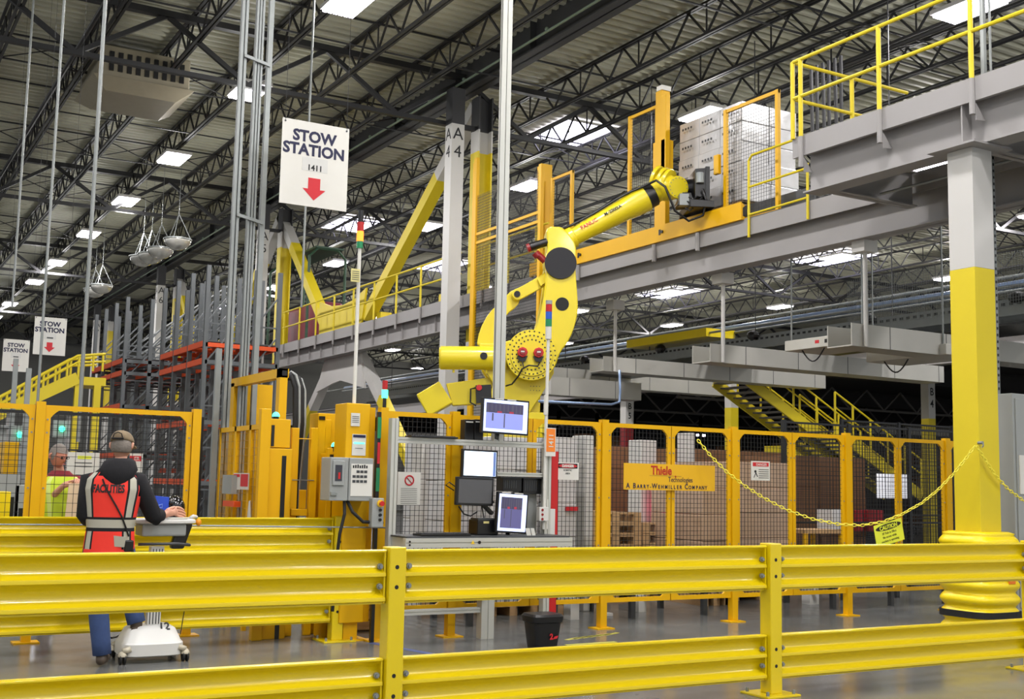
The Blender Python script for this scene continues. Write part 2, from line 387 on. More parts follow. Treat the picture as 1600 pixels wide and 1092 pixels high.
def chevron(Ya, Yb, lab, low=True):
    X = 13.55; Yc = (Ya+Yb)/2+1.15; t = thing('chevron_brace', lab, 'brace', (X, Yc, 0), 'chevron braces between the tall columns')
    brace((X, Ya+.35, 10.9), (X, Yc-1.5, 6.3), 'brace_leg', t); brace((X, Yb+.6, 10.9), (X, Yc+1.7, 6.3), 'brace_leg', t)
    MB().prism([(-1.4, 5.82), (1.95, 5.82), (2.0, 7.15), (1.0, 6.9), (0, 6.82), (-.9, 6.88), (-1.75, 7.12)], (X, Yc, 0), (0, 1, 0), (0, 0, 1), (1, 0, 0), -.2, -.14).build('gusset_plate', STRY, t)
    if low:
        MB().prism([(-1.3, 5.6), (1.15, 5.6), (2.0, 4.25), (.6, 4.45), (0, 4.5), (-.6, 4.4), (-1.9, 4.15)], (X, Yc, 0), (0, 1, 0), (0, 0, 1), (1, 0, 0), -.2, -.14).build('lower_gusset_plate', WHT, t)
        for s in (-1, 1):
            b = MB(); b.bar((X, Yc+s*.7, 5.5), (X, Yc+s*2.75, 3.8), .28, .28, 0); b.bar((X, Yc+s*2.75, 3.8), (X, Yc+s*6.3, .6), .28, .28, 1); b.build('lower_leg', [WHT, STRY], t)
            MB().box(X-.3, X+.3, Yc+s*6.3-.3, Yc+s*6.3+.3, 0, .7).build('footing', STRY, t)
chevron(25, 39.5, 'white and yellow V-shaped column brace left of the A4 column')
chevron(39.5, 54, 'white and yellow V-shaped brace behind the galvanised posts', False)

# ------------------------------------------------------------------ roof lights
fixt = None
def lamp_grid():
    global fixt
    ld = bpy.data.lights.new('high_bay_lamp', 'AREA'); ld.shape = 'RECTANGLE'; ld.size = .6; ld.size_y = 1.2; ld.energy = LAMP_W; ld.color = (1.0, .975, .97)
    ls = bpy.data.lights.new('added_ceiling_fill', 'POINT'); ls.energy = LAMP_W*.42; ls.shadow_soft_size = .35; ls.color = (1.0, .99, .95)  # second lamp per fixture, added to brighten the roof deck above
    lp = bpy.data.lights.new('high_bay_bulb', 'POINT'); lp.energy = LAMP_W*1.2; lp.shadow_soft_size = .3; lp.color = (1.0, .97, .92)
    rows = [(-3.5, [4, 14, 24, 34]), (2.5, [-5, 1.5, 8.5]), (8.06, [-5, 1.0, 7.4, 14, 20.4, 26.6, 33.6, 39.9, 46.3, 53.5, 59.6, 68.3, 74.7]), (18.1, [-3, 4, 10.5, 14.2, 22.0, 30.4, 37.5, 46.3, 54, 62]),  # outer left row hangs out of view, added as fill light
            (26, [2, 12, 22, 30.4, 38, 48, 60]), (33.8, [15, 24, 33, 43.7, 51.5, 62, 75]), (41, [22, 33.5, 43.9, 52.7, 64, 86])]
    for X, ys in rows:
        for Y in ys:
            px = EYE + Vector((X, Y, 9.0))
            d = Vector((X, Y, 9.1)); dep = d.dot(FW); vis = dep > 0 and abs(d.dot(RT)/dep*F) < 820 and -500 < -d.dot(UP)/dep*F+0 < 560
            Z = 10.6
            if not vis:
                lab = f'ceiling lamp panel outside the photo'
            if fixt is None or True:
                row = {-3.5: 'added outer left fill', 2.5: 'left', 8.06: 'left hall', 18.1: 'centre hall', 26: 'right of centre', 33.8: 'right hall', 41: 'far right hall'}[X]
                lab = f'bright ceiling lamp panel in the {row} row, {ORD[ys.index(Y)]} from the near end'
            if fixt is None:
                t = thing('ceiling_lamp', lab, 'ceiling lamp', (X, Y, Z), 'high bay lamps hung from the joists'); fixt = t
                MB().box(-.36, .36, -.64, .64, .02, .1).build('housing', WHT, t, local=True)
                for k in range(6): MB().box(-.32+.11*k, -.24+.11*k, -.6, .6, -.03, .015).build('lamp_tube', TUBE, t, local=True)
                MB().bar((0, -.5, .1), (0, -.5, .5), .012).bar((0, .5, .1), (0, .5, .5), .012).build('hanger', BLKS, t, local=True)
            else: t = dup(fixt, (X, Y, Z), lab)
            lo = bpy.data.objects.new('high_bay_light', lp if X > 25 else ld); COL.objects.link(lo); lo.location = (X, Y, Z-.06 if X < 25 else Z-.35)
            if X < 25: lu = bpy.data.objects.new('added_ceiling_fill', ls); COL.objects.link(lu); lu.location = (X, Y, Z-.5)
LAMP_W = 330
lamp_grid()
def skylight(X, Y, sx, sy, lab):
    t = thing('skylight', lab, 'skylight', (X, Y, 11.7), 'skylights in the roof deck')
    MB().box(X-sx/2, X+sx/2, Y-sy/2, Y+sy/2, 11.64, 11.69).build('diffuser', SKYL, t)
    b = MB()
    for a, c, d, e in ((-1, -1, 1, -1), (1, -1, 1, 1), (1, 1, -1, 1), (-1, 1, -1, -1)): b.bar((X+a*sx/2, Y+c*sy/2, 11.66), (X+d*sx/2, Y+e*sy/2, 11.66), .08, .05)
    b.build('frame', WHT, t)
for (x, y), sx, sy, lab in (((893, 208), 1.9, 2.4, 'bright skylight behind the dark truss above the yellow gates'), ((553, 349), 1.9, 2.6, 'bright skylight above the orange beacon light'),
        ((690, 413), 1.6, 3, 'bright skylight just left of the A4 column'), ((1047, 457), 2.0, 3.4, 'large bright skylight right of the robot arm below the grey beam'), ((1303, 402), 2.0, 3.4, 'large bright skylight under the grey walkway beam at right')):
    p = at(x, y, Z=11.7); skylight(p.x, p.y, sx, sy, lab)

# air unit hung from the roof, convex mirrors
t = thing('air_handler', 'large tan air unit with louvred side hung from the roof', 'air unit', (5.75, 28.3, 10.2))
MB().box(4.7, 6.8, 27.2, 29.4, 10.55, 11.3).build('housing', mat('tan duct metal', (150, 142, 122), .5, .2), t, bevel=.03)
b = MB(); b.add([(5.75+sx*hx, 28.3+sy*hy, z) for z, hx, hy in ((10.55, 1.15, 1.2), (10.3, .8, .85)) for sx, sy in ((-1, -1), (1, -1), (1, 1), (-1, 1))], [(0, 1, 2, 3), (4, 5, 6, 7), (0, 1, 5, 4), (1, 2, 6, 5), (2, 3, 7, 6), (3, 0, 4, 7)]); b.build('drip_pan', mat('tan duct metal', (150, 142, 122)), t)
b = MB()
for k in range(9): b.box(4.95+.2*k, 5.05+.2*k, 27.15, 27.21, 10.7, 11.15)
b.build('louvre', BLK, t)
mirr = None
for i, (x, y) in enumerate([(277, 388), (250, 402), (235, 410), (222, 414), (158, 457), (147, 463)]):
    p = at(x, y, Z=8.6)
    lab = ['silver convex mirror dome hung lowest at the right end of its row', 'silver convex mirror dome, second from the right end of its row', 'silver convex mirror dome, third from the right end of its row', 'silver convex mirror dome at the left end of the near cluster',
           'silver convex mirror dome, right one of the far pair', 'silver convex mirror dome, left one of the far pair'][i]
    if mirr is None:
        t = mirr = thing('convex_mirror', lab, 'mirror', p, 'convex mirrors hung under the roof')
        MB().sph((0, 0, .28), .42, .42, .34, z0=-1, z1=0).build('dome', mat('mirrored plastic', (200, 198, 190), .15, .6, .3, 5), t, smooth=True, local=True)
        MB().cyl((0, 0, .26), (0, 0, .3), .44, n=20).build('rim', GALV, t, local=True)
        b = MB()
        for a in (0, 2.09, 4.19): b.bar((.42*math.cos(a), .42*math.sin(a), .3), (0, 0, 1.1), .02)
        b.bar((0, 0, 1.1), (0, 0, 3.1), .012); b.build('hanging_wires', GALV, t, local=True)
    else: dup(mirr, p, lab)
# ------------------------------------------------------------------ guard rails
def rail_profile(zt):
    """cross section (out, z): two concave channels between three lips"""
    pts = [(-.02, zt-.002), (.038, zt-.0), (.045, zt-.005), (.045, zt-.014)]
    for k in range(2):
        z0 = zt-.02-k*.148; h = .118
        for i in range(1, 10):
            u = i/9; pts.append((.045 - .052*math.sin(math.pi*min(1, u*1.0))**.6*(1 if u < .85 else .75), z0-h*u))
        pts += [(.047, z0-h-.008), (.047, z0-h-.022), (.03, z0-h-.029)]
    pts += [(.03, zt-.325), (-.02, zt-.325)]
    return pts
def guard(lift, X0, X1, Y, posts, left_end, right_end, label):
    t = thing('guard_rail', label, 'guard rail', (posts[0], Y, 0), 'yellow steel guard rails')
    edges = [left_end] + posts + [right_end]
    for i in range(len(edges)-1):
        a, b_ = edges[i], edges[i+1]
        if b_-a < .3: continue
        a2 = a + (.062 if a in posts else 0); b2 = b_ - (.062 if b_ in posts else 0)
        for zt in (1.083+lift, .437+lift):
            pr = rail_profile(zt); back = [(o-.006, z) for o, z in pr[::-1]]
            m = MB(); m.prism(pr + back, (a2, Y, 0), (0, -1, 0), (0, 0, 1), (1, 0, 0), 0, b2-a2)
            m.box(a2, a2+.012, Y-.04, Y+.03, zt-.32, zt-.01); m.box(b2-.012, b2, Y-.04, Y+.03, zt-.32, zt-.01)
            rb = m.build('rail_beam', RAILY, t, smooth=40)
            bo = MB()
            for x in (a2+.035, b2-.035):
                if (x < a2+.1 and a in posts) or (x > b2-.1 and b_ in posts):
                    for dz in (.1, .22): bo.cyl((x, Y-.03, zt-dz), (x, Y-.052, zt-dz), .011, n=8).cyl((x, Y-.02, zt-dz), (x, Y-.038, zt-dz), .018, n=10)
            if bo.v: bo.build('bolt_heads', GALV, rb)
    for x in posts:
        m = MB(); m.box(x-.055, x+.055, Y-.08, Y+.04, .014, 1.1+lift); p = m.build('post', RAILY, t, bevel=.008)
        h = MB()
        for z in (.98+lift, .86+lift, .335+lift, .215+lift): h.cyl((x-.005, Y-.0812, z), (x-.005, Y-.079, z), .013, n=14)
        h.build('bolt_holes', BLK, p)
        m = MB(); m.box(x-.16, x+.16, Y-.16, Y+.14, 0, .016); bp = m.build('base_plate', RAILY, p, bevel=.003)
        bo = MB()
        for sx in (-.125, .125):
            for sy in (-.12, .1): bo.cyl((x+sx, Y+sy, .0), (x+sx, Y+sy, .045), .012, n=8)
        bo.build('anchor_bolts', GALV, p)
    return t
guard(0, 0, 0, 6.685, [.0, 3.06, 6.12, 9.11], -1.6, 11.5, 'long glossy yellow two-beam guard rail across the foreground')
guard(.06, 0, 0, 10.55, [.9, 4.25], -1.6, 4.25, 'shorter yellow two-beam guard rail behind the orange vest worker')

# ------------------------------------------------------------------ machine fence
def wire_panel(x0, x1, Y, z0, z1, sp=.05, r=.0021):
    m = MB(); n = round((x1-x0)/sp)
    for i in range(1, n): x = x0+(x1-x0)*i/n; m.box(x-r, x+r, Y-r, Y+r, z0, z1)
    n = round((z1-z0)/sp)
    for i in range(1, n): z = z0+(z1-z0)*i/n; m.box(x0, x1, Y-r-.005, Y+r-.005, z-r, z+r)
    return m
def frame_panel(x0, x1, Y, z0, z1, w=.045, d=.03):
    m = MB(); m.box(x0, x0+w, Y-d/2, Y+d/2, z0, z1).box(x1-w, x1, Y-d/2, Y+d/2, z0, z1).box(x0+w, x1-w, Y-d/2, Y+d/2, z1-w, z1).box(x0+w, x1-w, Y-d/2, Y+d/2, z0, z0+w)
    for sx, xc in ((1, x0+w), (-1, x1-w)):
        for sz, zc in ((1, z0+w), (-1, z1-w)):
            m.prism([(0, 0), (.07*sx, 0), (.045*sx, .018*sz), (.018*sx, .045*sz), (0, .07*sz)], (xc, Y, zc), (1, 0, 0), (0, 0, 1), (0, 1, 0), -d/2, d/2)
    return m
def fence(label, posts, Y, group, ztop=2.19, skip=(), z0=.27, mid=True, wm=WIRE, sp=.05):
    t = thing('machine_fence', label, 'fence', (posts[0], Y, 0), group)
    for i in range(len(posts)-1):
        if i in skip: continue
        a, b_ = posts[i]+.045, posts[i+1]-.045; c = (a+b_)/2
        segs = [(a, c-.006), (c+.006, b_)] if mid and b_-a > 1.2 else [(a, b_)]
        for s0, s1 in segs:
            pn = frame_panel(s0, s1, Y, z0, ztop-.02).build('panel_frame', FENY, t)
            wire_panel(s0+.03, s1-.03, Y, z0+.04, ztop-.06, sp).build('wire_mesh', wm, pn)
            bo = MB()
            for zz in (z0+.1, z0+.6, z0+1.1, z0+1.6, ztop-.15):
                for x in (s0+.02, s1-.02): bo.cyl((x, Y-.016, zz), (x, Y-.022, zz), .009, n=6)
            bo.build('bolt_heads', GALV, pn)
    for x in posts:
        p = MB().box(x-.04, x+.04, Y-.04, Y+.04, .012, ztop+.01).build('post', FENY, t)
        m = MB(); m.box(x-.11, x+.11, Y-.09, Y+.09, 0, .014); m.build('base_plate', FENY, p)
    return t
FY = 10.42
fence('amber machine fence along the robot cell behind the foreground rail', [4.62, 5.4, 7.2, 9.0, 10.8, 12.6, 14.4, 16.2], FY, 'amber wire mesh machine fences')
fence('amber machine fence at left behind the orange vest worker', [-1.2, .25, 1.66, 3.08], 11.38, 'amber wire mesh machine fences', ztop=2.14, mid=False, sp=.085)

# signs on the fence
def board(name, label, cat, x0, x1, Y, z0, z1, m, draw=None, group=None, th=.008, mats2=(BINK, REDI)):
    t = thing(name, label, cat, ((x0+x1)/2, Y, z0), group)
    MB().box(x0, x1, Y, Y+th, z0, z1).build('board', m, t)
    if draw:
        for nm, mt, fn in draw:
            b = MB(); fn(b); b.build(nm, mt, t)
    return t
A = at(975, 719, Y=FY-.05); B = at(1117, 767, Y=FY-.05)
x0, x1, z1 = A.x, B.x, 1.745; z0 = 1.46; xc = (x0+x1)/2; ys = FY-.052
THY = mat('sign amber enamel', (224, 172, 10), .4, 0, .03, 3)
def serif(b, s, size, x, y, z, w, sx=.8):
    b.text(s, size, (x, y, z), off=w, sx=sx)
def thiele(b):
    serif(b, 'Thiele', .132, x0+.40*(x1-x0), ys, z1-.114, .0035, .86)
    # serif feet under the stems of T h i l
    W0 = .27
    for fx in (-.104, -.06, -.032, -.008, .052): b.box(x0+.40*(x1-x0)+fx-.011, x0+.40*(x1-x0)+fx+.011, ys-.0012, ys+.0005, z1-.117, z1-.111)
    b.prism([(-.012, 0), (0, -.014), (.012, 0), (0, .014)], (x0+.555*(x1-x0), ys, z1-.133), (1, 0, 0), (0, 0, 1), (0, 1, 0), -.001, .001)
def tech(b): serif(b, 'Technologies', .078, x0+.61*(x1-x0), ys, z1-.192, 0, .82)
def comp(b):
    x = x0+.02*(x1-x0)
    for wd, big in (('A', 1), (' ', 0), ('B', 1), ('ARRY', 0), ('-', 0), ('W', 1), ('EHMILLER', 0), (' ', 0), ('C', 1), ('OMPANY', 0)):
        sz = .078 if big else .056
        for ch in wd:
            wdt = {'A': .6, 'B': .6, 'W': .86, 'M': .8, 'I': .28, ' ': .35, '-': .38, 'H': .68}.get(ch, .6)*sz*1.12+.0055
            if ch != ' ': b.text(ch, sz, (x+wdt/2, ys, z0+.018), off=.0016, sx=.88)
            x += wdt
board('company_sign', 'amber company sign board with red serif name fixed on the fence', 'sign', x0, x1, FY-.05, z0, z1, THY,
      [('red_lettering', mat('brick red ink', (178, 40, 20)), thiele), ('navy_lettering', INK, lambda b: (tech(b), comp(b), b.box(x0+.27*(x1-x0), x0+.62*(x1-x0), ys-.001, ys+.0005, z1-.1295, z1-.1275)))])
def danger_sign(px0, py0, px1, py1, label, lines, kind='DANGER', Y=FY-.05, hdr=REDI):
    a, c = at(px0, py0, Y=Y), at(px1, py1, Y=Y); X0, X1, Z1, Z0 = a.x, c.x, a.z, c.z; w = X1-X0; h = Z1-Z0; m = (X0+X1)/2; y = Y-.001
    dr = [('header_panel', BINK, lambda b: b.box(X0+.06*w, X1-.06*w, y-.001, y+.0005, Z1-.34*h, Z1-.06*h)),
          ('red_oval', hdr, lambda b: b.prism([(.42*w*math.cos(k*math.pi/10), .115*h*math.sin(k*math.pi/10)) for k in range(20)], (m, y, Z1-.2*h), (1, 0, 0), (0, 0, 1), (0, 1, 0), -.002, 0)),
          ('header_lettering', PAPER, lambda b: b.text(kind, .2*h, (m, y-.003, Z1-.265*h), off=.002, sx=min(1, .66*w/(.2*h*.68*len(kind))))),
          ('lettering', BINK, lambda b: [b.text(s, .15*h, (m, y-.001, Z1-(.5+.18*i)*h), sx=.9) for i, s in enumerate(lines)])]
    return board('danger_sign', label, 'sign', X0, X1, Y, Z0, Z1, PAPER, dr, 'safety signs')
danger_sign(870, 722, 904, 750, 'white danger robotic area sign on the fence right of the workstation', ['ROBOTIC', 'AREA'])
a, c = at(1174, 720, Y=FY-.05), at(1203, 751, Y=FY-.05)
def fig(b):
    b.cyl((a.x+.06, FY-.052, a.z-.12), (a.x+.06, FY-.05, a.z-.12), .016, n=10); b.bar((a.x+.06, FY-.052, a.z-.13), (a.x+.09, FY-.052, a.z-.18), .02, .002); b.bar((a.x+.06, FY-.052, a.z-.14), (a.x+.035, FY-.052, a.z-.19), .014, .002)
    for k in range(5): b.box(a.x+.11, c.x-.02, FY-.052, FY-.0505, a.z-.1-.024*k, a.z-.093-.024*k)
board('danger_sign', 'white notice with red header and small figure on the fence', 'sign', a.x, c.x, FY-.05, c.z, a.z, PAPER,
      [('red_header', REDI, lambda b: b.box(a.x+.02, c.x-.02, FY-.052, FY-.0505, a.z-.06, a.z-.015)), ('pictogram', BINK, fig), ('header_lettering', PAPER, lambda b: b.text('DANGER', .04, ((a.x+c.x)/2+.01, FY-.0525, a.z-.052), off=.0005))], 'safety signs')
a2, c2 = at(622, 737, Y=FY-.05), at(656, 789, Y=FY-.05)
def ban(b):
    m = Vector(((a2.x+c2.x)/2, FY-.055, a2.z-.08)); b.tube([m+Vector((.045*math.cos(k*.3927), 0, .045*math.sin(k*.3927))) for k in range(16)], .007, n=6, closed=True); b.bar(m+Vector((-.032, 0, .032)), m+Vector((.032, 0, -.032)), .012, .004)
board('notice', 'white notice with red prohibition circle hung behind the workstation frame', 'sign', a2.x, c2.x, FY-.05, c2.z, a2.z, PAPER,
      [('prohibition_symbol', REDI, ban), ('text_lines', DGRY, lambda b: [b.box(a2.x+.035, c2.x-.035, FY-.052, FY-.0505, a2.z-.16-.018*k, a2.z-.156-.018*k) for k in range(9)])], 'safety signs')

# ------------------------------------------------------------------ deck column, protector, chain
t = thing('deck_column', 'square column at right, white above and yellow below, carrying the grey deck', 'column', (11.12, 8.78, 0))
MB().box(10.96, 11.3, 8.62, 8.96, 0, 4.02, 1).box(10.96, 11.3, 8.62, 8.96, 4.02, 5.4, 0).build('shaft', [WHT, STRY], t, bevel=.004)
MB().box(10.8, 11.46, 8.46, 9.12, 5.4, 5.425).build('cap_plate', GRYB, t)
t = thing('column_protector', 'bulging ribbed yellow plastic protector wrapped round the right column base', 'column protector', (11.0, 8.78, 0))
def ring(z, r):
    cx, cy = 11.13, 8.79; q = .19; pts = []
    for i in range(32):
        a = 2*math.pi*i/32; cx_ = math.copysign(abs(math.cos(a))**.55, math.cos(a)); sy_ = math.copysign(abs(math.sin(a))**.55, math.sin(a)); pts.append((cx+cx_*(q+r), cy+sy_*(q+r), z))
    return pts
b = MB(); vs = []; N = 60
for i in range(N+1):
    z = 1.08*i/N; r = .12+.05*(math.sin(z*2*math.pi/.155)*.5+.5)**.6; r = .08 if (i == 0 or i == N) else r; vs += ring(z, r)
vs += ring(1.08, -.01); vs += ring(0, -.01); n = 32
b.add(vs, [(i*n+j, i*n+(j+1) % n, ((i+1) % (N+3))*n+(j+1) % n, ((i+1) % (N+3))*n+j) for i in range(N+3) for j in range(n)])
b.build('ribbed_shell', PLSY, t, smooth=True)
b = MB(); vs = ring(.16, .175)+ring(.23, .175)+ring(.23, .12)+ring(.16, .12); b.add(vs, [(i*n+j, i*n+(j+1) % n, ((i+1) % 4)*n+(j+1) % n, ((i+1) % 4)*n+j) for i in range(4) for j in range(n)]); b.build('black_strap', BLKM, t)
p = at(1581, 905, Y=8.44); b = MB().box(p.x-.05, p.x+.05, 8.43, 8.445, p.z-.05, p.z+.08); b.build('warning_sticker', mat('orange sticker', (230, 120, 30), .6), t)
def chain(label, pts, lk=.062):
    P = [Vector(p) for p in pts]; b = MB(); L = [0]
    for i in range(1, len(P)): L.append(L[-1]+(P[i]-P[i-1]).length)
    n = int(L[-1]/(lk*.72))
    for k in range(n):
        s = L[-1]*(k+.5)/n; i = max(j for j in range(len(L)) if L[j] <= s); i = min(i, len(P)-2); u = (s-L[i])/(L[i+1]-L[i]); c = P[i].lerp(P[i+1], u); d = (P[i+1]-P[i]).normalized()
        sd = Vector((0, 1, 0)) if k % 2 else d.cross(Vector((0, 1, 0))).normalized(); sd = (sd*.92+d.cross(sd)*.35).normalized(); pr = []
        for q in range(10):
            a = 2*math.pi*q/10; pr.append(c + d*(math.cos(a)*lk*.42) + sd*(math.sin(a)*lk*.24))
        b.tube(pr, .0058, n=5, closed=True)
    return solo(b.build('chain', CHNY, smooth=True), label, 'chain')
def cat(p, q, sag, n=24): p, q = Vector(p), Vector(q); return [p.lerp(q, i/n) - Vector((0, 0, sag*4*(i/n)*(1-i/n))) for i in range(n+1)]
hk = Vector((10.95, 8.58, 2.03))
pl = Vector(at(1090, 687, Y=FY-.08))
pts = [at(x, y, Y=8.58+(1523-x)/(1523-1090)*(FY-.1-8.58)) for x, y in [(1090, 687), (1110, 712), (1135, 737), (1165, 760), (1195, 779), (1230, 797), (1270, 811), (1310, 819), (1345, 821), (1380, 815), (1410, 803), (1440, 786), (1465, 766), (1490, 740), (1508, 718), (1523, 697)]]
chain('yellow plastic chain sagging from the fence to the right column', pts)
chain('yellow plastic chain running right from the column to the grey cabinet', [at(x, y, Y=8.56) for x, y in [(1526, 697), (1538, 716), (1555, 742), (1575, 764), (1600, 783), (1640, 800)]])
solo(MB().cyl((10.95, 8.62, 2.05), (10.95, 8.56, 2.05), .018, n=10).tube([(10.95, 8.56, 2.05), (10.95, 8.555, 2.02), (10.95, 8.57, 2.0)], .008).build('chain_hook', GALV), 'small steel hook bolted on the yellow column face', 'hook')
# caution board hanging, tilted
c0 = at(1365, 822, Y=9.15); th = R(12); a_ = Vector((math.cos(th), 0, math.sin(th))); b_ = Vector((-math.sin(th), 0, math.cos(th)))
t = thing('caution_sign', 'small yellow caution sign hung askew from the sagging chain', 'sign', c0)
LM = mat('sign lemon yellow', (226, 232, 60), .5, 0, .03); w, h = .44, .24
MB().prism([(0, 0), (w, 0), (w, -h), (0, -h)], c0, a_, b_, (0, 1, 0), 0, .005).build('board', LM, t)
MB().prism([(w/2+.2*math.cos(k*math.pi/10), -.05+.035*math.sin(k*math.pi/10)) for k in range(20)], c0, a_, b_, (0, 1, 0), -.002, 0).build('black_oval', BINK, t)
MB().text('CAUTION', .062, c0+a_*(w/2)+b_*(-.072)+Vector((0, -.003, 0)), a=a_, b=b_, off=.002).build('header_lettering', LM, t)
b = MB()
for i, s in enumerate(["30' Rule In Effect", 'No access while', 'machine is operating']): b.text(s, .036, c0+a_*(w/2)+b_*(-.125-.042*i)+Vector((0, -.001, 0)), a=a_, b=b_, sx=.92)
b.build('lettering', BINK, t)
# grey cabinet cut by the right edge
p = at(1581, 614, Y=8.9)
t = thing('control_cabinet', 'tall grey steel control cabinet cut off by the right picture edge', 'cabinet', (p.x, 8.9, 0))
MB().box(p.x, p.x+.7, 8.9, 9.4, .1, p.z).build('body', CABG, t, bevel=.01)
MB().box(p.x+.04, p.x+.66, 8.885, 8.9, .2, p.z-.06).build('door', CABG, t, bevel=.006)
MB().box(p.x+.07, p.x+.4, 8.87, 8.884, 1.5, 1.95).build('label', PAPER, t)
for k, (zz) in enumerate((p.z+.0, )):
    s = thing('strut_post', 'perforated galvanised strut post above the grey cabinet at right', 'post', (p.x+.05, 9.1, zz))
    b = MB(); b.box(p.x+.01, p.x+.06, 9.1, 9.15, zz, 6.2); b.build('channel', GALV, s)
    b = MB()
    for q in range(40): b.box(p.x+.025, p.x+.045, 9.094, 9.099, zz+.05+q*.08, zz+.08+q*.08)
    b.build('slots', BLK, s)
# ------------------------------------------------------------------ upper deck (right) and conveyor mezzanine
def rail_run(parent, p0, p1, zs, posts, h=1.07, r=.026, foot=.42, m=STRY, sleeve=GRYB, zd=0):
    """two-line handrail between p0 and p1 (deck level points), posts at fractions; lower leg of each post painted like the beam"""
    p0, p1 = Vector(p0), Vector(p1)
    MB().tube([p0+Vector((0, 0, h)), p1+Vector((0, 0, h))], r).build('top_rail', m, parent)
    MB().tube([p0+Vector((0, 0, h*.52)), p1+Vector((0, 0, h*.52))], r).build('mid_rail', m, parent)
    for f in posts:
        q = p0.lerp(p1, f); b = MB(); b.tube([q, q+Vector((0, 0, h))], r*1.15, m=0)
        if foot: b.tube([q+Vector((0, 0, -foot)), q], r*1.3, m=1)
        b.build('rail_post', [m, sleeve], parent)
DX = 11.0; DZ0, DZ1 = 5.43, 6.21
t = thing('upper_deck', 'grey steel upper deck cutting across the upper right corner', 'deck', (DX, 11.4, DZ0))
MB().ibeam((DX+.17, 4, (DZ0+6.0)/2), (DX+.17, 11.35, (DZ0+6.0)/2), .3, 6.0-DZ0, .022).build('edge_beam', GRYB, t)
MB().box(DX-.02, DX+.02, 4, 11.5, 5.93, DZ1).build('fascia_channel', GRYB, t)
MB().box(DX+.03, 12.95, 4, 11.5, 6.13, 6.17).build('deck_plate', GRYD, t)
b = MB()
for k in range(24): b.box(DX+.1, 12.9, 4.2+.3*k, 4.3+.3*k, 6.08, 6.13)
b.build('deck_ribs', GRYD, t)
for Y in (5.0, 6.9, 8.8, 11.2): MB().ibeam((DX+.17, Y, 5.72), (12.95, Y, 5.72), .18, .5, .018).build('cross_beam', GRYB, t)
b = MB()
for Y in (8.78, 6.9): b.box(DX-.0, DX+.16, Y-.01, Y+.01, 5.45, 5.97)
b.build('stiffener_plates', GRYB, t)
b = MB(); b.tube([(12.1, 4, 5.5), (12.1, 11, 5.5)], .02); b.build('conduit', GALV, t)
t = thing('handrail', 'yellow two-line handrail on the upper deck edge at upper right', 'handrail', (DX, 11.4, DZ1), 'yellow handrails')
L = 11.45-4; rail_run(t, (DX-.04, 11.45, DZ1-.02), (DX-.04, 4, DZ1-.02), 0, [(11.45-y)/L for y in (11.32, 9.96, 8.6, 7.2, 5.8)])
for y in (11.32, 9.96, 8.6): MB().prism([(0, 0), (.16, .02), (.0, .2)], (DX-.02, y-.035, 5.7), (1, 0, 0), (0, 0, 1), (0, 1, 0), 0, .012).build('bracket', GRYB, t)
t = thing('handrail', 'yellow handrail across the far end of the upper deck', 'handrail', (DX, 11.45, DZ1), 'yellow handrails')
rail_run(t, (DX-.04, 11.47, DZ1-.02), (13.2, 11.47, DZ1-.02), 0, [.0, .5], foot=0)
q = at(1536, 60, X=11.6)
solo(MB().tube([(11.6, q.y, 6.2), (11.6, q.y, 11)], .035).tube([(11.7, q.y-.02, 6.2), (11.7, q.y-.02, 8.3), (11.75, q.y-.2, 8.5)], .015).build('conduit_riser', GALV), 'silver vertical conduit rising behind the upper deck handrail', 'conduit')

MX = 13.0; MZ0, MZ1 = 5.22, 5.98; ME = 38.6
t = thing('mezzanine', 'long grey conveyor mezzanine running from the left middle to the right', 'mezzanine', (MX, ME, MZ0))
MB().ibeam((MX+.16, 4, (MZ0+5.8)/2), (MX+.16, ME, (MZ0+5.8)/2), .3, 5.8-MZ0, .022).build('edge_beam', GRYB, t)
MB().box(MX-.02, MX+.01, 4, ME, 5.68, MZ1).build('fascia_channel', GRYB, t)
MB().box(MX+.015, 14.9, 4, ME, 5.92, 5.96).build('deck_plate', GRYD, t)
MB().box(14.9, 14.95, 4, ME, 5.8, MZ1).build('rear_beam', GRYB, t)
for k in range(17): MB().ibeam((MX+.17, 5+2.05*k, 5.83), (14.9, 5+2.05*k, 5.83), .12, .16, .014).build('cross_beam', GRYB, t)
b = MB()
for k in range(13): y = 25.5+1.0*k; b.box(MX+.09, MX+.15, y-.01, y+.01, 5.25, 5.7)
b.build('stiffener_plates', GRYB, t)
for (y0, y1, ys_, lab) in ((24.9, 37.7, [25.6+1.5*k for k in range(9)], 'yellow handrail on the mezzanine left of the A4 column'), (20.9, 24.3, [21.4, 22.6, 23.8], 'yellow handrail on the mezzanine behind the robot linkage')):
    t = thing('handrail', lab, 'handrail', (MX, y1, MZ1), 'yellow handrails')
    rail_run(t, (MX-.05, y1, MZ1-.02), (MX-.05, y0, MZ1-.02), 0, [(y1-y)/(y1-y0) for y in ys_])
t = thing('handrail', 'short looped yellow handrail beside the end of the amber conveyor guard', 'handrail', (MX, 14.3, MZ1), 'yellow handrails')
pA = at(1170, 340, X=MX-.05); pB = at(1262, 318, X=MX-.05)
b = MB(); b.tube([(MX-.05, pA.y, MZ1-.35), (MX-.05, pA.y, MZ1+.95), (MX-.05, pA.y-.08, MZ1+1.03), (MX-.05, pB.y, MZ1+1.05)], .022); b.build('rail_loop', STRY, t)
MB().tube([(MX-.05, pA.y, MZ1+.5), (MX-.05, pB.y, MZ1+.52)], .021).build('mid_rail', STRY, t)
MB().tube([(MX-.05, pB.y, MZ1-.3), (MX-.05, pB.y, MZ1+.6)], .022).build('rail_post', STRY, t)
MB().tube([(MX-.05, pA.y, MZ1+.03), (MX-.05, pB.y, MZ1+.05)], .02).build('toe_rail', STRY, t)
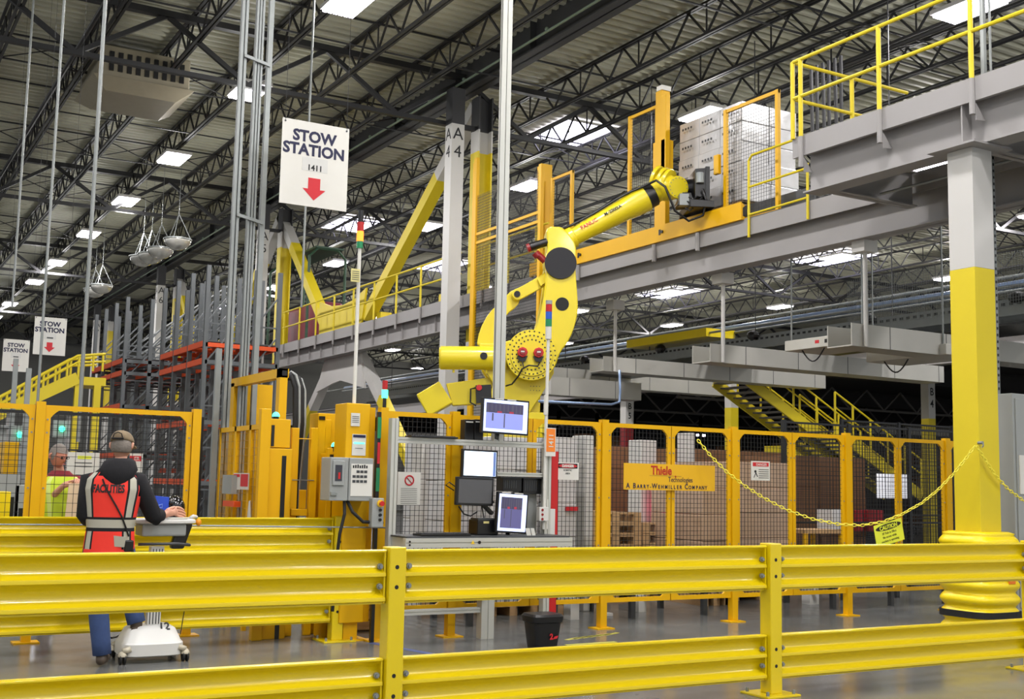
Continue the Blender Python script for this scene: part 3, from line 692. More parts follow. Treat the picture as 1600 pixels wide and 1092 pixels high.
# amber conveyor guard on the mezzanine edge
g0, g1 = 21.6, at(1164, 330, X=MX).y
t = thing('conveyor_guard', 'amber channel guard along the mezzanine edge behind the robot forearm', 'guard beam', (MX, g0, MZ1))
MB().prism([(0, 0), (.1, 0), (.1, .05), (.03, .06), (.03, .2), (.08, .24), (.0, .3)], (MX-.08, g1, MZ1-.02), (1, 0, 0), (0, 0, 1), (0, 1, 0), 0, g0-g1).build('channel', FENY, t)
for yy in (19.6, 16.9):
    MB().cyl((MX-.06, yy, MZ1+.15), (MX-.1, yy, MZ1+.15), .03, n=10).box(MX-.09, MX-.06, yy+.05, yy+.1, MZ1+.1, MZ1+.2).build('sensor', BLK, t)
t = thing('conveyor_guard', 'low yellow beam standing on the mezzanine left of the A4 column', 'guard beam', (MX+.8, 27, MZ1))
MB().box(MX+.7, MX+.95, 24.5, 31.2, MZ1+.02, MZ1+.24).build('beam', STRY, t); MB().box(MX+.65, MX+1.0, 31.2, 31.5, MZ1-.02, MZ1+.4).box(MX+.65, MX+1.0, 27.2, 27.45, MZ1-.02, MZ1+.42).build('foot', STRY, t)
for x_ in (904, 1022, 1090): yy = at(x_, 370, X=MX-.05).y; MB().tube([(MX-.05, yy, 5.62), (MX-.05, yy, MZ1-.04)], .04).build('post_sleeve', GRYB, t)
p = Vector(at(1154, 196, X=14.8)); t = thing('beacon_light', 'small lit amber beacon behind the wrapped pallet', 'beacon', p)
MB().cyl((14.8, p.y, MZ1), p, .02).build('pole', BLK, t); MB().cyl(p, p+Vector((0, 0, .12)), .05).build('amber_lens', AMBL, t); MB().cyl(p+Vector((0, 0, .12)), p+Vector((0, 0, .22)), .04).build('dark_cap', BLK, t)
# roller bed below the pallet
t = thing('roller_conveyor', 'low roller conveyor on the mezzanine under the wrapped pallet', 'conveyor', (MX+.4, 14, MZ1))
MB().box(MX+.35, MX+.42, 13.5, 21, MZ1, MZ1+.35).box(MX+1.95, MX+2.02, 13.5, 21, MZ1, MZ1+.35).build('side_frame', DGRY, t)
b = MB()
for k in range(46): b.cyl((MX+.42, 13.7+.16*k, MZ1+.3), (MX+1.95, 13.7+.16*k, MZ1+.3), .04, n=8)
b.build('rollers', GALV, t)
# wrapped pallet of white cartons
PX0, PX1, PY0, PY1 = 13.45, 14.75, 15.35, 17.1
t = thing('wrapped_pallet', 'tall shrink wrapped pallet of white cartons on the mezzanine conveyor', 'pallet load', (14.1, 16.2, MZ1+.35))
b = MB()
for k in range(3): b.box(PX0, PX1, PY0+.78*k, PY0+.1+.78*k, MZ1+.36, MZ1+.48)
b.box(PX0, PX1, PY0, PY1, MZ1+.44, MZ1+.5); b.build('pallet', WOOD, t)
rr = random.Random(3)
for lv in range(5):
    z = MZ1+.5+lv*.36; sh = rr.uniform(-.05, .05)
    for i in range(2):
        for j in range(3):
            x0_ = PX0+sh+(PX1-PX0)*i/2; y0_ = PY0+(-.06 if lv < 2 else .0)+(PY1-PY0)*j/3
            MB().box(x0_+.004, x0_+(PX1-PX0)/2-.004, y0_+.004, y0_+(PY1-PY0)/3-.004, z+.003, z+.357).build('carton', WRAP, t, bevel=.012)
b = MB()
for lv in range(5):
    for j in range(3):
        for q in range(4): b.box(PX0-.058, PX0-.05, PY0+.16+.57*j+.08*q, PY0+.2+.57*j+.08*q, MZ1+.68+lv*.36, MZ1+.72+lv*.36)
b.build('printed_marks', DGRY, t)
# mesh gates on the mezzanine
def gate(label, y0, y1, z0, z1, X, wide=(.07, .07)):
    t = thing('mesh_gate', label, 'safety gate', (X, y0, z0), 'tall amber mesh gates on the mezzanine')
    b = MB(); b.box(X-.03, X+.03, y0, y0+wide[0], z0, z1).box(X-.03, X+.03, y1-wide[1], y1, z0, z1).box(X-.02, X+.02, y0, y1, z1-.06, z1).box(X-.02, X+.02, y0, y1, z0+.02, z0+.08)
    f_ = b.build('frame', FENY, t)
    m = MB(); n = int((y1-y0)/.06)
    for i in range(1, n): y = y0+(y1-y0)*i/n; m.box(X-.002, X+.002, y-.002, y+.002, z0, z1)
    n = int((z1-z0)/.06)
    for i in range(1, n): z = z0+(z1-z0)*i/n; m.box(X-.002, X+.002, y0, y1, z-.002, z+.002)
    m.build('wire_mesh', WIRE, f_); return t
ga = gate('amber mesh gate right of the wrapped pallet', 14.13, 15.5, MZ1, 8.08, 13.2)
MB().box(13.1, 13.17, 15.55, 15.68, 6.95, 7.3).build('lock_box', FENY, ga, bevel=.01)
gate('amber mesh gate left of the tall lift mast', 17.4, 18.35, MZ1, 8.72, 13.2)
gate('amber mesh gate left of the robot forearm', 20.35, 21.2, MZ1, 8.1, 13.2)
t = thing('lift_mast', 'tall amber lift mast left of the wrapped pallet', 'mast', (13.2, 17.1, MZ1))
MB().box(13.05, 13.25, 17.12, 17.3, MZ1, 8.9).box(13.0, 13.1, 16.92, 17.06, MZ1, 8.75).build('mast_post', FENY, t, bevel=.006)
MB().box(13.0, 13.2, 16.95, 17.3, 7.2, 7.9).build('carriage', FENY, t); MB().box(13.04, 13.26, 17.1, 17.26, 8.9, 8.99).build('cap', PAPER, t)
t = thing('lift_mast', 'thick ochre post standing left of the robot forearm gate', 'mast', (13.2, 21.4, MZ1))
MB().box(13.1, 13.3, 21.35, 21.65, MZ1, 8.45).build('mast_post', FENY, t)
# robot cell mesh screens rising from the floor beside column A4
p = at(742, 250, X=13.2)
t = thing('mesh_screen', 'tall amber framed wire screen right of the A4 column behind the robot', 'mesh screen', (13.2, 20, 0))
sy0 = at(845, 260, X=12.6).y; sy1 = at(748, 250, X=12.6).y
MB().box(12.55, 12.63, sy1, sy1+.12, 0, 9.0).box(12.56, 12.62, sy1+.13, sy1+.19, 0, 8.9).box(12.55, 12.63, sy0-.1, sy0, 0, 8.2).build('post', FENY, t)
b = MB(); 
for zz in (6.95, 7.15, 2.2): b.box(12.57, 12.61, sy0, sy1, zz, zz+.06)
b.build('cross_rail', FENY, t)
m = MB(); n = 50
for i in range(n+1): y = sy0+(sy1-sy0)*i/n; m.box(12.597, 12.603, y-.004, y+.004, 2.2, 8.1)
for i in range(90): z = 2.2+5.9*i/90; m.box(12.597, 12.603, sy0, sy1, z-.004, z+.004)
m.build('wire_mesh', WIRE, t)
# red curtain bin and green rack far left on the mezzanine
q = at(470, 520, X=14.2)
t = thing('covered_cart', 'cart draped in plum plastic film at the left end of the mezzanine', 'cart', (14.4, q.y, MZ1))
MB().box(13.95, 14.85, q.y-2.3, q.y+1.2, MZ1+.1, MZ1+1.5).build('plastic_cover', PURP, t, bevel=.1)
MB().box(13.95, 14.85, q.y-2.3, q.y+1.2, MZ1-.02, MZ1+.1).build('base', DGRY, t)
t = thing('steel_portal', 'green and grey pipe portal over the plum covered cart', 'frame', (14, q.y, MZ1))
GRNF = mat('dark green frame paint', (40, 74, 52), .5)
for dy in (-2.2, 1.8): MB().tube([(13.6, q.y+dy, MZ1), (13.6, q.y+dy, MZ1+3), (13.9, q.y+dy, MZ1+3.3), (14.6, q.y+dy, MZ1+3.3), (14.9, q.y+dy, MZ1+3), (14.9, q.y+dy, MZ1)], .05).build('hoop', GRNF, t)
MB().box(13.8, 14.8, q.y-2.3, q.y+1.9, MZ1+3.3, MZ1+3.36).build('top_panel', GRNF, t)
# cable bundle and black pipes right of the gate
t = thing('cable_riser', 'bundle of black vertical conduits at the left end of the upper deck', 'cable riser', (13.3, 13.6, MZ1))
for k in range(6): MB().tube([(13.35+.05*(k % 2), 12.9+.13*k, MZ1), (13.35, 12.9+.13*k, 8.3)], .03, n=6).build('conduit', BLK, t)

# ------------------------------------------------------------------ the robot
th = R(27); RU = Vector((math.cos(th), -math.sin(th), 0)); RN = Vector((-math.sin(th), -math.cos(th), 0)); RC = Vector((10.6, 17.3, 0)); ZA = Vector((0, 0, 1))
def rp(u, v, w=0): return RC + RU*u + ZA*v + RN*w
rob = thing('industrial_robot', 'giant yellow industrial robot arm reaching up to the wrapped pallet', 'robot', (10.6, 17.3, 0))
def plate(poly, w0, w1): return MB().prism(poly, RC, RU, ZA, RN, w0, w1)
def smooth_poly(p, it=2):
    for _ in range(it):
        q = []
        for i in range(len(p)):
            a, b = p[i], p[(i+1) % len(p)]; q += [(a[0]*.75+b[0]*.25, a[1]*.75+b[1]*.25), (a[0]*.25+b[0]*.75, a[1]*.25+b[1]*.75)]
        p = q
    return p
b = MB(); b.cyl(rp(-.45, .0), rp(-.45, 1.5), .75, .7, n=32); b.box(9.0, 11.2, 16.4, 18.4, 0, .06); b.build('pedestal', GRYB, rob, smooth=40)
MB().cyl(rp(-.45, 1.5), rp(-.45, 2.45), .8, .62, n=36).build('base', ROBY, rob, smooth=40)
b = MB(); b.prism([(-1.0, 2.35), (.1, 2.35), (.1, 2.7), (-1.0, 2.7)], RC, RU, ZA, RN, -.55, .45)
tur = [(-1.08, 3.86), (-.77, 3.86), (-.57, 3.92), (-.2, 4.02), (.06, 3.95), (.2, 3.66), (.21, 3.38), (0, 3.0), (-.25, 2.62), (-1.0, 2.6), (-.89, 2.95), (-.82, 3.18), (-1.0, 3.45)]
b.prism(tur, RC, RU, ZA, RN, .1, .34); b.prism(tur, RC, RU, ZA, RN, -.55, -.3); b.prism([(-.9, 2.5), (0, 2.5), (0, 3.1), (-.8, 3.2)], RC, RU, ZA, RN, -.35, .15)
b.build('turret', ROBY, rob, bevel=.012)
arm = smooth_poly([(0.09, 5.42), (0.18, 5.48), (0.32, 5.49), (0.45, 5.41), (0.52, 5.29), (0.54, 5.01), (0.58, 4.58), (0.58, 4.38), (0.51, 4.09), (0.4, 3.86), (0.28, 3.71), (0.21, 3.44), (0, 3.3), (-0.19, 3.23), (-.45, 3.3), (-0.6, 3.5), (-0.61, 3.8), (-0.39, 4.05), (-0.18, 4.05), (-0.11, 4.15), (-0.03, 4.48), (0.03, 4.91), (0.03, 5.23)], 2)
arm_o = plate(arm, .36, .58).build('lower_arm', ROBY, rob, bevel=.02)
plate(arm, -.3, -.1).build('lower_arm', ROBY, rob, bevel=.02)
MB().cyl(rp(.27, 5.24, .58), rp(.27, 5.24, .62), .272, n=40).build('cover_disc', DISC, arm_o, smooth=40)
MB().cyl(rp(.31, 4.54, .583), rp(.31, 4.54, .586), .115, n=32).build('lightening_hole', BLKM, arm_o, smooth=40)
h = MB(); h.cyl(rp(-.2, 3.65, .58), rp(-.2, 3.65, .66), .43, n=48); h.cyl(rp(-.2, 3.65, .66), rp(-.2, 3.65, .69), .36, n=48)
hub = h.build('shoulder_hub', ROBY, rob, smooth=40, bevel=.006)
b = MB()
for r_, n_, w_ in ((.325, 30, .694), (.255, 24, .694), (.4, 30, .664)):
    for k in range(n_): a = 2*math.pi*k/n_; b.cyl(rp(-.2+r_*math.cos(a), 3.65+r_*math.sin(a), w_-.004), rp(-.2+r_*math.cos(a), 3.65+r_*math.sin(a), w_), .014, n=8)
for i in range(4):
    for j in range(2): b.cyl(rp(-.2+.05*i, 3.06+.07*j, .576), rp(-.2+.05*i, 3.06+.07*j, .586), .008, n=6)
b.build('bolt_ring', BLK, hub)
for u_ in (-.36, -.09):
    m = MB(); m.cyl(rp(u_, 3.68, .69), rp(u_, 3.68, .80), .088, n=8); mo = m.build('red_motor', RED, rob, bevel=.01)
    MB().cyl(rp(u_, 3.68, .80), rp(u_, 3.68, .83), .05, n=8).build('motor_cap', mat('dark red plastic', (140, 20, 24), .4), mo)
    MB().prism([(-.03, -.012), (.03, -.012), (.03, .012), (-.03, .012)], rp(u_, 3.685, .832), RU, ZA, RN, 0, .002).build('motor_label', PAPER, mo)
    MB().prism([(-.09, 0), (.09, 0), (.05, -.09), (-.05, -.09)], rp(u_, 3.62, .7), RU, ZA, RN, 0, .06).build('connector', BLK, mo)
MB().tube([rp(-.07, 3.52, .75), rp(-.1, 3.45, .78), rp(-.25, 3.46, .78), rp(-.36, 3.4, .76), rp(-.42, 3.28, .72), rp(-.52, 3.15, .66), rp(-.62, 3.12, .6)], .014).tube([rp(-.36, 3.54, .75), rp(-.34, 3.44, .76)], .012).build('hub_cable', BLK, rob)
# balancer cylinder
b = MB(); c0, c1 = rp(-1.72, 3.59, .38), rp(-.62, 3.61, .38); d = (c1-c0).normalized()
b.cyl(c0-d*.03, c0, .17, .2, n=28); b.cyl(c0, c1, .2, n=28)
bal = b.build('balancer_cylinder', ROBY, rob, smooth=40)
MB().cyl(rp(-1.0, 3.62, .575), rp(-1.0, 3.62, .595), .062, n=20).build('pivot_cap', DISC, bal)
MB().bar(rp(-1.5, 3.4, .4), rp(-1.5, 3.34, .4), .03).bar(rp(-.95, 3.4, .4), rp(-.95, 3.34, .4), .03).build('lifting_eye', ROBY, bal)
# curved parallel link and its upper tie
crv = smooth_poly([(-1.12, 3.8), (-1.07, 4.12), (-0.92, 4.42), (-0.72, 4.61), (-0.58, 4.78), (-0.5, 4.84), (-0.4, 4.82), (-0.37, 4.7), (-0.42, 4.56), (-0.6, 4.42), (-0.70, 4.22), (-0.81, 3.8)], 1)
plate(crv, -.02, .12).build('curved_link', ROBY, rob, bevel=.012)
lk = smooth_poly([(-0.55, 4.74), (-0.5, 4.82), (-0.4, 4.86), (-0.04, 5.08), (0.1, 5.17), (0.12, 4.95), (-0.36, 4.66), (-0.47, 4.63)], 1)
tie = plate(lk, .14, .26).build('upper_link', ROBY, rob, bevel=.01)
MB().cyl(rp(-.44, 4.74, .26), rp(-.44, 4.74, .28), .055, n=18).build('pivot_cap', DISC, tie)
MB().prism([(-.1, 5.0), (.06, 5.12), (.1, 5.0), (-.04, 4.88)], RC, RU, ZA, RN, .26, .34).build('link_bracket', ROBY, tie)
# counterweight arm at lower left
b = MB(); b.prism([(-1.62, 3.17), (-.84, 3.3), (-.8, 3.0), (-.95, 2.85), (-1.5, 2.8)], RC, RU, ZA, RN, -.1, .2); b.build('counterweight_arm', ROBY, rob, bevel=.01)
b = MB(); b.prism([(-2.12, 2.96), (-1.74, 3.2), (-1.5, 2.84), (-1.9, 2.6)], RC, RU, ZA, RN, -.2, .3); b.build('counterweight', ROBY, rob, bevel=.02)
b = MB(); b.prism([(-1.12, 3.14), (-.86, 3.16), (-.84, 2.86), (-1.1, 2.84)], RC, RU, ZA, RN, .2, .36); b.tube([rp(-1.12, 3.1, .3), rp(-1.2, 3.08, .3), rp(-1.2, 2.85, .3), rp(-1.1, 2.8, .3)], .015); b.build('connector_box', BLK, rob)
b = MB(); b.cyl(rp(-1.06, 3.1, .36), rp(-1.06, 3.1, .4), .05, n=10); b.build('red_plug', RED, rob)
# elbow housing
el = smooth_poly([(0.06, 5.5), (.05, 5.75), (.03, 5.86), (0.1, 5.93), (0.2, 5.92), (0.29, 5.93), (0.42, 5.82), (0.56, 5.62), (.56, 5.35), (.5, 5.12), (.3, 5.0), (.1, 5.1), (0, 5.3)], 1)
plate(el, -.12, .37).build('elbow_housing', ROBY, rob, bevel=.025)
b = MB(); b.cyl(rp(.05, 5.66, .3), rp(-.24, 5.55, .34), .07, n=14); mo = b.build('elbow_motor', BLK, rob, smooth=40)
MB().cyl(rp(-.24, 5.55, .34), rp(-.29, 5.53, .34), .075, n=12).build('motor_cap', mat('dark red plastic', (140, 20, 24)), mo)
b = MB(); b.cyl(rp(.02, 5.3, .42), rp(-.14, 5.44, .42), .06, n=12); b.cyl(rp(-.1, 5.38, .42), rp(-.15, 5.44, .42), .07, n=12); b.build('elbow_motor', mat('dark red plastic', (140, 20, 24)), rob, smooth=40)
# forearm
fa, fb = rp(.36, 5.70, .13), rp(1.82, 6.55, .13); d = (fb-fa).normalized()
b = MB(); b.tube([fa, fa+d*.2, fa+d*.22, fa+d*1.2, fa+d*1.42, fa+d*1.66], [.19, .19, .155, .195, .225, .235], n=32)
fo = b.build('forearm', ROBY, rob, smooth=40)
MB().tube([fa+d*1.66, fa+d*1.665, fa+d*1.82, fa+d*1.83], [.235, .215, .215, .2], n=32).build('black_collar', BLK, fo, smooth=40)
for k in range(12):
    pass
nrm = RN; upv = d.cross(RN).normalized(); upv = upv if upv.z > 0 else -upv
def on_tube(s, ang, r): # point on the forearm skin
    return fa + d*s + (nrm*math.cos(ang)+upv*math.sin(ang))*r
for body, s, sz, mt, nm, a0 in (('FANUC', .52, .10, REDI, 'red_lettering', .28), ('M-2000iA', 1.0, .085, BINK, 'dark_lettering', .34)):
    r_ = .168 if s < .8 else .192
    tv = (upv*math.cos(a0)-nrm*math.sin(a0)).normalized()
    MB().text(body, sz, on_tube(s, a0-.15, r_+.012), a=d, b=tv, off=.002).build(nm, mt, fo)
MB().tube([on_tube(.0, 1.2, .24), on_tube(.25, 1.3, .2), on_tube(.7, 1.2, .2), on_tube(1.2, 1.1, .24), on_tube(1.45, .9, .26), on_tube(1.66, .7, .27), on_tube(1.9, .45, .34), on_tube(1.95, -.1, .42), on_tube(1.9, -.9, .62), on_tube(2.05, -1.2, .8), on_tube(2.3, -1.15, .86), on_tube(2.45, -.95, .75), on_tube(2.5, -.7, .6)], .022).build('dress_cable', BLK, rob, smooth=True)
MB().tube([on_tube(.05, 1.9, .22), on_tube(.4, 1.6, .19), on_tube(.9, 1.55, .22), on_tube(1.4, 1.5, .28)], .016).build('dress_cable', BLK, rob, smooth=True)
# wrist
wc = rp(2.12, 6.76, .12)
b = MB(); b.tube([fa+d*1.82, fa+d*1.95, wc], [.19, .17, .2], n=24); b.sph(wc, .25, .25, .25); b.build('wrist_housing', ROBY, rob, smooth=True)
wd = (Vector((RU*.75+ZA*-.3)) + RN*.55).normalized()
for k, (o_, r_) in enumerate(((-.12, .25), (.0, .24), (.1, .235))):
    q = rp(2.1, 6.86, .1) + wd*o_*1.0
    MB().cyl(q, q+wd*.06, r_+.01, r_, n=36).build('cable_drum_ring' if k < 2 else 'drum', ROBY, rob, smooth=40, bevel=.008)
cp = rp(2.34, 6.70, .34)
wr = MB().cyl(rp(2.2, 6.75, -.1), cp, .2, .2, n=32).build('wrist_cap', ROBY, rob, smooth=40, bevel=.01)
b = MB()
for k in range(16): a = 2*math.pi*k/16; ax = (cp-rp(2.2, 6.75, -.1)).normalized(); e1 = ax.orthogonal().normalized(); e2 = ax.cross(e1); q = cp+(e1*math.cos(a)+e2*math.sin(a))*.165; b.cyl(q, q+ax*.006, .01, n=6)
b.build('cap_bolts', GALV, wr)
# gripper
b = MB(); b.cyl(rp(2.5, 6.74, .1), rp(2.68, 6.76, .1), .16, n=24); b.prism([(2.6, 6.5), (2.78, 6.5), (2.78, 7.02), (2.6, 7.0)], RC, RU, ZA, RN, -.3, .5)
b.prism([(2.5, 6.3), (2.92, 6.3), (2.92, 6.42), (2.5, 6.44)], RC, RU, ZA, RN, -.4, .6); b.prism([(2.78, 6.3), (2.86, 6.3), (2.86, 7.05), (2.78, 7.05)], RC, RU, ZA, RN, .3, .5); b.prism([(2.3, 6.36), (2.6, 6.4), (2.56, 6.6), (2.4, 6.6)], RC, RU, ZA, RN, 0, .4)
gr = b.build('gripper', BLK, rob, bevel=.01)
MB().cyl(rp(2.68, 6.74, .52), rp(2.68, 6.92, .52), .07, n=16).build('gripper_cylinder', GALV, gr, smooth=40)
b = MB()
for k in range(7): q = Vector((rr.uniform(2.42, 2.75), rr.uniform(6.3, 6.5), .5)); b.tube([rp(q.x, q.y, .45), rp(q.x+.06, q.y-.06, .52), rp(q.x+.14, q.y+.02, .5)], .014, n=6)
b.build('gripper_hoses', BLKM, gr)
b = MB(); b.prism([(2.34, 6.36), (2.5, 6.36), (2.5, 6.56), (2.34, 6.56)], RC, RU, ZA, RN, .3, .46); b.build('valve_block', GALV, gr)
# ------------------------------------------------------------------ operator workstation
WY = 10.2
ws = thing('workstation_frame', 'aluminium profile workstation frame in front of the machine fence', 'workstation', (4.63, WY, 0))
def prof(b, x0, x1, y0, y1, z0, z1):
    b.box(x0, x1, y0, y1, z0, z1)
    sx, sy, sz = x1-x0, y1-y0, z1-z0
    return b
def extr(x0, x1, y0, y1, z0, z1, axis):
    """T-slot profile: box with a grooved front"""
    b = MB(); g = .006
    if axis == 'z': c = (x0+x1)/2; b.box(x0, c-g, y0, y1, z0, z1).box(c+g, x1, y0, y1, z0, z1).box(c-g, c+g, y0+.01, y1-.01, z0, z1)
    else: c = (z0+z1)/2; b.box(x0, x1, y0, y1, z0, c-g).box(x0, x1, y0, y1, c+g, z1).box(x0, x1, y0+.01, y1-.01, c-g, c+g)
    return b
extr(4.60, 4.67, WY-.04, WY+.04, .35, 2.09, 'z').build('upright', ALU, ws)
extr(6.31, 6.38, WY-.04, WY+.04, .0, 1.93, 'z').build('upright', ALU, ws)
extr(5.60, 5.74, WY-.06, WY+.04, .0, .95, 'z').build('centre_leg', ALU, ws)
extr(4.67, 6.31, WY-.04, WY+.03, 1.86, 1.915, 'x').build('top_beam', ALU, ws)
extr(4.60, 6.40, WY-.42, WY-.36, .90, .985, 'x').build('desk_beam', ALU, ws)
MB().box(4.62, 6.38, WY-.4, WY+.04, .985, 1.0).build('desk_top', DGRY, ws)
extr(4.63, 4.69, WY-.36, WY-.04, .9, .985, 'x').build('desk_end', ALU, ws)
extr(4.67, 5.6, WY-.03, WY+.03, .25, .3, 'x').build('foot_beam', ALU, ws)
MB().bar((5.76, WY, .62), (6.32, WY, .5), .05, .04).build('diagonal_brace', ALU, ws)
extr(5.76, 6.31, WY-.03, WY+.03, 1.57, 1.61, 'x').build('shelf_beam', ALU, ws)
MB().box(5.8, 6.3, WY-.02, WY+.16, 1.555, 1.568).build('shelf', DGRY, ws)
MB().box(6.02, 6.3, WY+.1, WY+.12, 1.0, 1.5).build('back_panel', CABG, ws)
b = MB(); 
for dx in (0, .06): b.box(5.727+dx, 5.778+dx, WY-.0, WY+.05, 1.915, 9.3)
b.box(5.727, 5.838, WY+.018, WY+.03, 1.915, 9.3); b.build('tall_mast', ALU, ws)
MB().box(5.5, 5.62, WY-.1, WY-.02, .38, .66).build('junction_box', DGRY, ws)
MB().box(5.79, 5.95, WY-.05, WY+.03, .4, .68).build('white_unit', CARTW, ws, bevel=.02)
b = MB()
for z in (.955, .925): b.cyl((4.64, WY-.421, z), (4.64, WY-.424, z), .01, n=8)
b.cyl((5.36, WY-.421, .945), (5.36, WY-.424, .945), .016, n=10); b.build('beam_bolts', BLK, ws)
MB().prism([(-.02, 0), (.02, 0), (0, .034)], (5.29, WY-.4215, .93), (1, 0, 0), (0, 0, 1), (0, 1, 0), -.002, 0).build('warning_sticker', mat('yellow sticker', (230, 190, 40)), ws)
b = MB(); b.box(6.33, 6.345, WY-.046, WY-.04, 1.05, 1.35); b.build('switch_plate', PAPER, ws)
def monitor(label, px0, py0, px1, py1, Y, scr, border=None, tilt=0, frame=.018, stand=None, yaw=0, inner=None, name='monitor'):
    a, c = at(px0, py0, Y=Y), at(px1, py1, Y=Y); cx, cz = (a.x+c.x)/2, (a.z+c.z)/2; w, h = abs(c.x-a.x), abs(a.z-c.z)
    t = thing(name, label, 'monitor', (cx, Y, cz), 'monitors on the workstation'); ro = R(tilt); ya = R(yaw)
    U = Vector((math.cos(ya)*math.cos(ro), math.sin(ya)*math.cos(ro), math.sin(ro))); N = Vector((math.sin(ya), -math.cos(ya), 0)); V = N.cross(U)*-1; V = V if V.z > 0 else -V
    o = Vector((cx, Y, cz))
    def sl(w_, h_, n0, n1, ox=0, oz=0): return MB().prism([(-w_/2+ox, -h_/2+oz), (w_/2+ox, -h_/2+oz), (w_/2+ox, h_/2+oz), (-w_/2+ox, h_/2+oz)], o, U, V, N, n0, n1)
    sl(w, h, -.045, 0).build('casing', BLK, t, bevel=.006)
    sl(w-2*frame, h-2*frame, 0, .0015).build('screen', border or scr, t)
    if border: sl(w-2*frame-.075, h-2*frame-.06, .0015, .0025, -.014, -.0).build('camera_image', scr, t)
    if border:
        iw, ih = w-2*frame-.075, h-2*frame-.06; rs = random.Random(int(px0)); pic = MB()
        def q(x0_, x1_, z0_, z1_, m): pic.prism([(x0_*iw-.014, z0_*ih), (x1_*iw-.014, z0_*ih), (x1_*iw-.014, z1_*ih), (x0_*iw-.014, z1_*ih)], o, U, V, N, .0026, .0029+.0002*m, m)
        q(-.5, .5, .12, .5, 0)
        for k in range(9): a_ = -.48+.11*k; q(a_, a_+rs.uniform(.03, .07), .1+rs.uniform(0, .1), .46, 1)
        q(-.2, -.08, .12, .19, 2); q(.12, .24, .12, .2, 2); q(-.02, .01, -.45, .1, 1); q(-.34, -.3, -.2, .1, 1)
        pic.build('camera_scene', [SCRK, mat('camera grey', (90, 88, 110), .6), SCRR], t)
    if inner: inner(t, o, U, V, N, w, h)
    b = MB(); b.bar(o-N*.045, o-N*.12, .06, .06); b.bar(o-N*.1, Vector((stand or (cx, Y+.15, cz-h/2-.05))), .04, .03); b.build('mount', BLK, t)
    return t
def winframe(t, o, U, V, N, w, h):
    MB().prism([(w/2-.05, -h/2+.02), (w/2-.022, -h/2+.02), (w/2-.022, h/2-.02), (w/2-.05, h/2-.02)], o, U, V, N, .0016, .0022).build('screen_sidebar', mat('pale blue', (120, 150, 220), .5), t)
def tagstrip(t, o, U, V, N, w, h):
    b = MB()
    for k in (-.08, .06): b.prism([(k-.05, h/2-.012), (k+.05, h/2-.012), (k+.05, h/2-.002), (k-.05, h/2-.002)], o, U, V, N, .0005, .0015)
    b.build('asset_labels', PAPER, t)
monitor('top monitor showing a camera view, highest over the workstation', 754, 621, 826, 680, WY-.25, SCRV, SCRB, tilt=-1.5, inner=tagstrip, stand=(5.76, WY+.02, 1.93))
monitor('bright white lit screen under the workstation top beam', 723, 701.5, 777, 747, WY-.15, SCRW, inner=winframe, tilt=-1, stand=(5.72, WY, 1.3))
monitor('dark blank touch screen directly below the bright white screen', 714, 745, 771, 790, WY-.2, SCRG, frame=.022, stand=(5.72, WY, 1.2), tilt=-1)
monitor('lower right monitor standing on the desk with a dim camera view', 777, 769, 824, 833, WY-.28, SCRD, SCRB, tilt=-3, inner=tagstrip, stand=(5.85, WY-.1, 1.0))
def box_at(name, label, cat, px0, py0, px1, py1, Y, dep, m, bevel=.005, group=None):
    a, c = at(px0, py0, Y=Y), at(px1, py1, Y=Y); t = thing(name, label, cat, (a.x, Y, c.z), group)
    MB().box(a.x, c.x, Y, Y+dep, c.z, a.z).build('body', m, t, bevel=bevel); return t, a, c
t, a, c = box_at('power_supply', 'black box with white tags at left on the workstation top beam', 'electronics box', 727, 655, 740, 689.5, WY-.03, .1, BLK)
MB().box(a.x+.01, c.x-.01, WY-.032, WY-.029, a.z-.03, a.z-.018).build('tag', PAPER, t)
t, a, c = box_at('power_supply', 'black box with white tags touching the left edge of the top monitor', 'electronics box', 742, 655, 755, 689.5, WY-.03, .1, BLK)
MB().box(a.x+.01, c.x-.01, WY-.032, WY-.029, a.z-.03, a.z-.018).build('tag', PAPER, t)
t, a, c = box_at('mini_computer', 'small black computer hanging left under the workstation shelf', 'computer', 786, 745.5, 815, 768, WY+.02, .14, BLK)
b = MB()
for k in range(6): b.box(a.x+.02+.025*k, a.x+.03+.025*k, WY+.017, WY+.02, c.z+.03, a.z-.03)
b.build('vents', DGRY, t)
t, a, c = box_at('mini_computer', 'small black computer hanging right under the workstation shelf', 'computer', 818, 745.5, 846, 772, WY+.02, .14, BLK)
b = MB()
for k in range(6): b.box(a.x+.02+.025*k, a.x+.03+.025*k, WY+.017, WY+.02, c.z+.03, a.z-.03)
b.build('vents', DGRY, t)
t = thing('label_printer', 'black label printer on the desk between the two lower screens', 'printer', (5.48, WY-.18, 1.0))
a = at(747, 812, Y=WY-.2); c = at(779, 837, Y=WY-.2)
MB().box(a.x, c.x, WY-.2, WY+.0, 1.0, a.z).build('body', BLK, t, bevel=.012); MB().box(a.x+.06, a.x+.12, WY-.203, WY-.199, a.z-.035, a.z-.015).build('tag', mat('cream tag', (200, 190, 120)), t)
MB().box(a.x, c.x-.03, WY-.2, WY-.05, a.z, a.z+.015).build('lid', DGRY, t)
t = thing('keyboard', 'black keyboard lying on the left half of the desk', 'keyboard', (4.85, WY-.3, 1.0))
MB().box(4.78, 5.3, WY-.36, WY-.18, 1.001, 1.022).build('body', BLK, t, bevel=.004)
b = MB()
for i in range(18):
    for j in range(4): b.box(4.8+.027*i, 4.822+.027*i, WY-.345+.038*j, WY-.318+.038*j, 1.022, 1.03)
b.build('keys', DGRY, t)
t = thing('keyboard', 'thin black keyboard resting on the workstation top beam', 'keyboard', (4.95, WY, 1.915))
